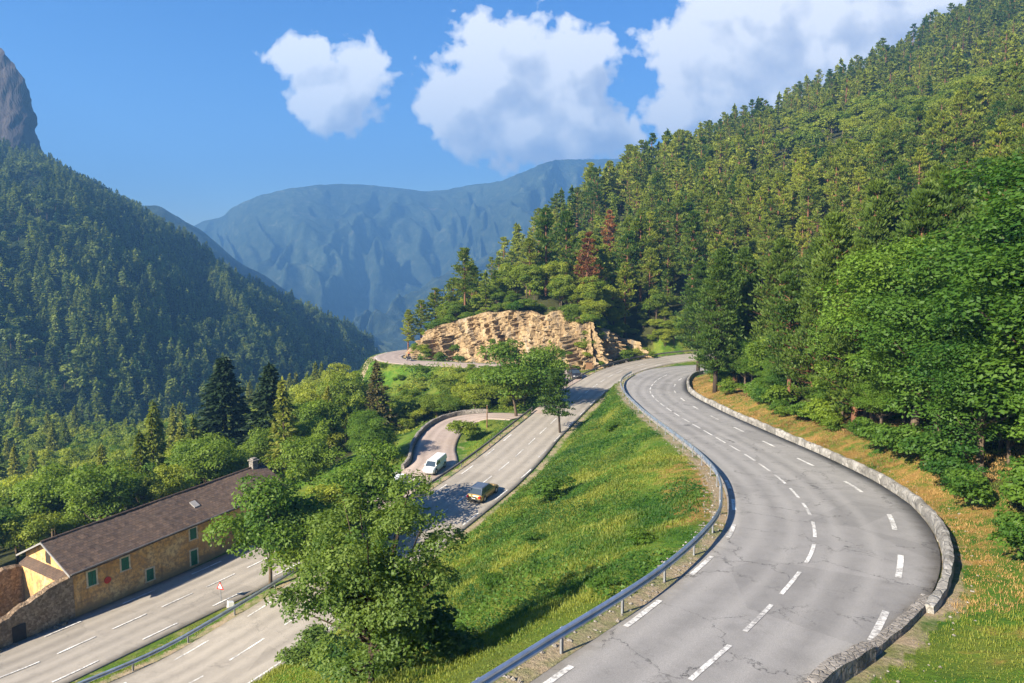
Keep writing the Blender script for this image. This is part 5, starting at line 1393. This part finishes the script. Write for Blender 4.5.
onbank = (g_ > .75) & ((inf[0][1] < 0) | (inf[0][3] > 215)) & (g_ < 26) & ((X > -30 + (Y - 60) * .4) | (Y > 114))
inside = (inf[0][1] > 0) & (inf[0][3] < 140) & (g_ > .9) & (g_ < 11)
_, qx, qy = inframe(X, Y, H(X, Y), 40); vis = (qx > -30) & (qx < 1060) & (qy < 720) & (qy > 300)
hillgrass = onbank & vis & (gr_.random(len(X)) < np.clip(55 / d_, .25, 1))
nz = vnoise(X * .3, Y * .3, seed=8)
grass('grass', X[hillgrass], Y[hillgrass], (.15 + .10 * nz[hillgrass]) * np.clip(g_[hillgrass] / 2.2, .35, 1), 1, 'rough green meadow grass covering the banks and verges between the roads', 9, M['grassg'], 1, .022)
dr = inside & vis; dm = dr & (vnoise(X * .5, Y * .5, seed=12) + np.clip((Y - 24) * .06, -.5, .7) + .8 * vnoise(X * .13, Y * .13, seed=14) + np.clip((6 - g_) * .15, -.6, .3) > .28)
grass('grass', X[dr & ~dm], Y[dr & ~dm], .11 + .06 * nz[dr & ~dm], 1, 'short green grass on the bank inside the upper bend', 9, M['grassg'], 2, .015)
grass('dry_grass', X[dm], Y[dm], .11 + .05 * nz[dm], 1, 'dry orange grass on the bank above the stone parapet', 9, M['grassd'], 3, .014)

# low broad-leaved weeds in patches on the bank
wX, wY = scatter(70000, -26, 24, 14, 112); inf = road_info(wX, wY); g_ = np.min([i[0] for i in inf], 0)
_, qx, qy = inframe(wX, wY, H(wX, wY), 30)
k = (g_ > 1.2) & ((inf[0][1] < 0) | (inf[0][3] > 215)) & (inf[0][3] < 330) & (wX > -22 + (wY - 55) * .42) & (qx > -20) & (qx < 1040) & (qy < 710) & (fbm(wX * .11, wY * .11, octaves=3, seed=44) + .35 * vnoise(wX * .6, wY * .6, seed=45) > .02)
wX, wY = wX[k], wY[k]; wr = np.random.default_rng(66); b = 4
pw = np.stack([np.repeat(wX, b) + wr.normal(0, .22, len(wX) * b), np.repeat(wY, b) + wr.normal(0, .22, len(wX) * b)], 1)
hb = np.repeat(.12 + .4 * np.clip(fbm(wX * .2, wY * .2, octaves=2, seed=46) + .4, 0, 1), b)
pz = H(pw[:, 0], pw[:, 1]) + wr.uniform(.02, 1, len(pw)) * hb
nn = wr.normal(0, .55, (len(pw), 3)) + np.array([0, 0, 1.0])
V, F = cards(np.c_[pw, pz], nn, wr.uniform(.05, .11, len(pw)), .6)
tn = np.repeat(np.clip(.45 + .5 * fbm(pw[:, 0] * .3, pw[:, 1] * .3, octaves=2, seed=47) + wr.normal(0, .14, len(pw)), 0, 1), 4)
M['weed'] = mat_leaf('weed_leaves', (.022, .080, .010), (.10, .19, .022), .4, 0.0)
tag(link('undergrowth', mesh_np('undergrowth', V, [F], M['weed'], False, {'tint': tn})), 'dark lush weeds growing in patches over the grass bank between the roads', 'weeds', None, 'stuff')
# fallen stones at the foot of the rock wall

gs = np.random.default_rng(71); V = []; F = []
def pebble(x, y, r):
    z = float(H(x, y)[0]); b = len(V); q = [(1, 0, 0), (.3, .9, .1), (-.8, .5, 0), (-.7, -.6, 0), (.4, -.9, .05), (.1, .05, .75)]
    a = gs.uniform(0, 6.28); c_, s_ = math.cos(a), math.sin(a)
    for u in q:
        u = np.array(u) * gs.uniform(.7, 1.2, 3) * r; V.append((x + u[0] * c_ - u[1] * s_, y + u[0] * s_ + u[1] * c_, z + u[2] + .015))
    for k in range(5): F.append((b + k, b + (k + 1) % 5, b + 5))
for k in range(900):
    i = int(gs.integers(36, 225)); R = right_of(UPC)[i]; sd = gs.random() < .62
    o = -(UPL[i] + gs.uniform(.05, 1.3)) if sd else UPR[i] + gs.uniform(.6, 2.2)
    pebble(UPC[i, 0] + R[0] * o, UPC[i, 1] + R[1] * o, gs.uniform(.03, .10) * (1.0 if sd else .8))
for k in range(320):
    i = int(gs.integers(46, len(CLQ) - 8)); o = -abs(gs.normal(0, .9)) + .6; pebble(CLQ[i, 0] + CLN[i, 0] * o, CLQ[i, 1] + CLN[i, 1] * o, gs.uniform(.1, .38))
tag(link('gravel', mesh_np('gravel', V, [np.array(F)], M['greystone'])), 'loose stones and gravel along the road margins and under the rock wall', 'gravel', None, 'stuff')

sX, sY = scatter(5200, -46, 14, 112, 172)
k = inpoly(sX, sY, [(-19, 116), (6, 118), (11, 128), (9, 139), (0, 144.5), (-14, 150.5), (-26, 160), (-30, 170), (-42, 172), (-34, 146), (-26, 124)]) & (road_gap(sX, sY) > 1.2) & (fbm(sX * .16, sY * .16, octaves=3, seed=48) > -.28)
sX, sY = sX[k], sY[k]; b = 14; sr2 = np.random.default_rng(67)
pw = np.stack([np.repeat(sX, b) + sr2.normal(0, .5, len(sX) * b), np.repeat(sY, b) + sr2.normal(0, .5, len(sX) * b)], 1)
hb = np.repeat(.25 + 1.0 * np.clip(fbm(sX * .2, sY * .2, octaves=2, seed=49) + .35, 0, 1), b)
pz = H(pw[:, 0], pw[:, 1]) + sr2.uniform(.0, 1, len(pw)) * hb
V, F = cards(np.c_[pw, pz], sr2.normal(0, .7, (len(pw), 3)) + np.array([0, -.2, 1.0]), sr2.uniform(.12, .26, len(pw)), .6)
tn = np.repeat(np.clip(.5 + .6 * fbm(pw[:, 0] * .22, pw[:, 1] * .22, octaves=2, seed=50) + sr2.normal(0, .12, len(pw)), 0, 1), 4)
M['scrub'] = mat_leaf('scrub_leaves', (.045, .115, .010), (.27, .31, .034), .45, 0.0)
tag(link('undergrowth', mesh_np('undergrowth', V, [F], M['scrub'], False, {'tint': tn})), 'yellow green scrub covering the slope between the far road and the lay-by', 'scrub', None, 'stuff')
# ------------------------------------------------------------------ air, sky, sun, camera
def haze():
    t = NT('haze_air')
    v = t.n('VolumePrincipled', Density=HAZE)
    v.inputs['Color'].default_value = (.20, .50, 1.0, 1); v.inputs['Anisotropy'].default_value = .15
    t.l(v.outputs[0], t.out.inputs['Volume'])
    b = MB().box(-4200, 4200, -60, 5600, -700, 760)
    tag(b.build('haze', t.m), kind='stuff')
HAZE = 2.9e-4
haze()

SUN_EL = math.radians(31); SUN_DIR = Vector((-.74, -.67, 0)).normalized()   # towards the sun, on the ground plane
sun_v = Vector((SUN_DIR.x * math.cos(SUN_EL), SUN_DIR.y * math.cos(SUN_EL), math.sin(SUN_EL)))
sl = bpy.data.lights.new('sun', 'SUN'); sl.energy = 5.0; sl.angle = math.radians(.55); sl.color = (1, .89, .71)
so = bpy.data.objects.new('sun', sl); COL.objects.link(so)
so.rotation_euler = sun_v.to_track_quat('Z', 'Y').to_euler()

w = bpy.data.worlds.new('World'); SC.world = w; w.use_nodes = True
w.cycles.sampling_method = 'MANUAL'; w.cycles.sample_map_resolution = 256
nt = w.node_tree; nt.nodes.clear()
class WT(NT):
    def __init__(s): s.t = nt; s.out = nt.nodes.new('ShaderNodeOutputWorld')
t = WT()
sky = t.n('TexSky', _sky_type='NISHITA', _sun_disc=False, _sun_elevation=SUN_EL, _sun_rotation=math.atan2(sun_v.x, sun_v.y), _altitude=1200.0, _air_density=1.0, _dust_density=.9, _ozone_density=3.0)
skyc = sky.outputs[0]
hs = t.n('HueSaturation', Hue=.512, Saturation=1.34, Value=1.0, Color=skyc); skyc = hs.outputs[0]
# cumulus clouds in the northern sky, laid out by direction
tc = t.n('TexCoord').outputs['Generated']
xyz = t.n('SeparateXYZ', Vector=tc)
yy = t.math('MAXIMUM', xyz.outputs[1], .02)
U = t.math('DIVIDE', xyz.outputs[0], yy); Vv = t.math('DIVIDE', xyz.outputs[2], yy)
def uv(px, py):
    d = ray(px, py); return d[0] / d[1], d[2] / d[1]
pos = t.n('CombineXYZ', X=U, Y=Vv, Z=0.0).outputs[0]
def lobe(px, py, rx, ry, rot=0.0, shift=None):
    u, v = uv(px, py)
    du = t.math('SUBTRACT', U, u + (shift[0] if shift else 0)); dv = t.math('SUBTRACT', Vv, v + (shift[1] if shift else 0))
    c, s = math.cos(rot), math.sin(rot)
    a = t.math('ADD', t.math('MULTIPLY', du, c * FPX / rx), t.math('MULTIPLY', dv, s * FPX / rx))
    b = t.math('ADD', t.math('MULTIPLY', du, -s * FPX / ry), t.math('MULTIPLY', dv, c * FPX / ry))
    r2 = t.math('ADD', t.math('MULTIPLY', a, a), t.math('MULTIPLY', b, b))
    return t.math('MAXIMUM', t.math('SUBTRACT', 1.0, t.math('SQRT', r2)), -1.0)
LOBES = [(302, 56, 38, 22), (335, 88, 46, 38), (352, 75, 40, 36), (340, 116, 30, 20), (374, 62, 18, 15),
         (500, 65, 62, 52), (555, 82, 66, 56), (470, 100, 52, 34), (520, 130, 80, 40), (592, 122, 48, 38), (490, 52, 40, 34), (575, 55, 38, 34), (455, 112, 40, 26), (608, 140, 36, 18),
         (740, 40, 84, 60), (704, 95, 48, 44), (860, 10, 130, 62), (770, 95, 90, 60), (840, 60, 100, 62), (715, 50, 56, 40), (940, -10, 100, 40), (676, 112, 34, 24)]
def field(sh, soft=False):
    m = None
    for L in LOBES:
        q = lobe(L[0], L[1], L[2], L[3], 0, sh); m = q if m is None else t.math('SMOOTH_MAX', m, q, .25)
    p = pos
    if sh: p = t.n('VectorMath', _operation='SUBTRACT', i0=pos, i1=(sh[0], sh[1], 0)).outputs[0]
    n = t.n('TexNoise', Scale=17.0, Detail=3.0 if soft else 9.0, Roughness=.5 if soft else .55, Distortion=.15, Vector=p).outputs['Fac']
    n2 = t.n('TexNoise', Scale=4.6, Detail=3.0, Roughness=.5, Vector=p).outputs['Fac']
    n3 = t.n('TexNoise', Scale=34.0, Detail=6.0, Roughness=.6, Vector=p).outputs['Fac']
    n = n if soft else t.math('ADD', t.math('MULTIPLY', n, .8), t.math('MULTIPLY', n3, .28))
    return t.math('ADD', t.math('ADD', t.math('MULTIPLY', m, 1.1), t.math('MULTIPLY', t.math('SUBTRACT', n, .5), 2.7)), t.math('MULTIPLY', t.math('SUBTRACT', n2, .5), .7))
f0 = field(None); fs = field(None, True); f1 = field((.030, -.034), True)
alpha = t.ramp(f0, [(.02, 0.0), (.13, .5), (.32, 1.0)])
sh = t.math('SUBTRACT', fs, f1)                      # thicker towards the sun -> shaded
lit = t.ramp(t.math('ADD', t.math('MULTIPLY', sh, .6), .52), [(.12, 0.0), (.82, 1.0)])
thick = t.ramp(f0, [(.2, 1.0), (.85, 0.0)])
litf = t.math('ADD', t.math('MULTIPLY', lit, .78), t.math('MULTIPLY', thick, .22))
ccol = t.ramp(litf, [(.08, (4.0, 4.2, 4.9)), (.42, (5.7, 5.75, 6.0)), (.72, (8.0, 7.8, 7.5))])
front = t.math('GREATER_THAN', xyz.outputs[1], .05)
fin = t.mix(t.math('MULTIPLY', t.math('MULTIPLY', alpha, .94), front), skyc, ccol)
bg = t.n('Background', Color=fin, Strength=.068); t.l(bg.outputs[0], t.out.inputs[0])

cam = bpy.data.cameras.new('camera'); co = bpy.data.objects.new('camera', cam); COL.objects.link(co)
cam.sensor_width = 36; cam.lens = 36 * FPX / 1024; cam.clip_start = .5; cam.clip_end = 20000
co.location = (0, 0, 0); co.rotation_euler = (math.pi / 2 - PITCH, 0, 0)
SC.camera = co
SC.render.engine = 'CYCLES'
SC.cycles.use_denoising = True; SC.cycles.denoiser = 'OPENIMAGEDENOISE'
SC.cycles.max_bounces = 5; SC.cycles.diffuse_bounces = 2; SC.cycles.glossy_bounces = 2; SC.cycles.transmission_bounces = 3; SC.cycles.volume_bounces = 0
SC.cycles.use_adaptive_sampling = True; SC.cycles.adaptive_threshold = .02
vs = SC.view_settings; vs.view_transform = 'Standard'; vs.look = 'None'; vs.exposure = 1.45; vs.gamma = 1.0; vs.use_curve_mapping = False
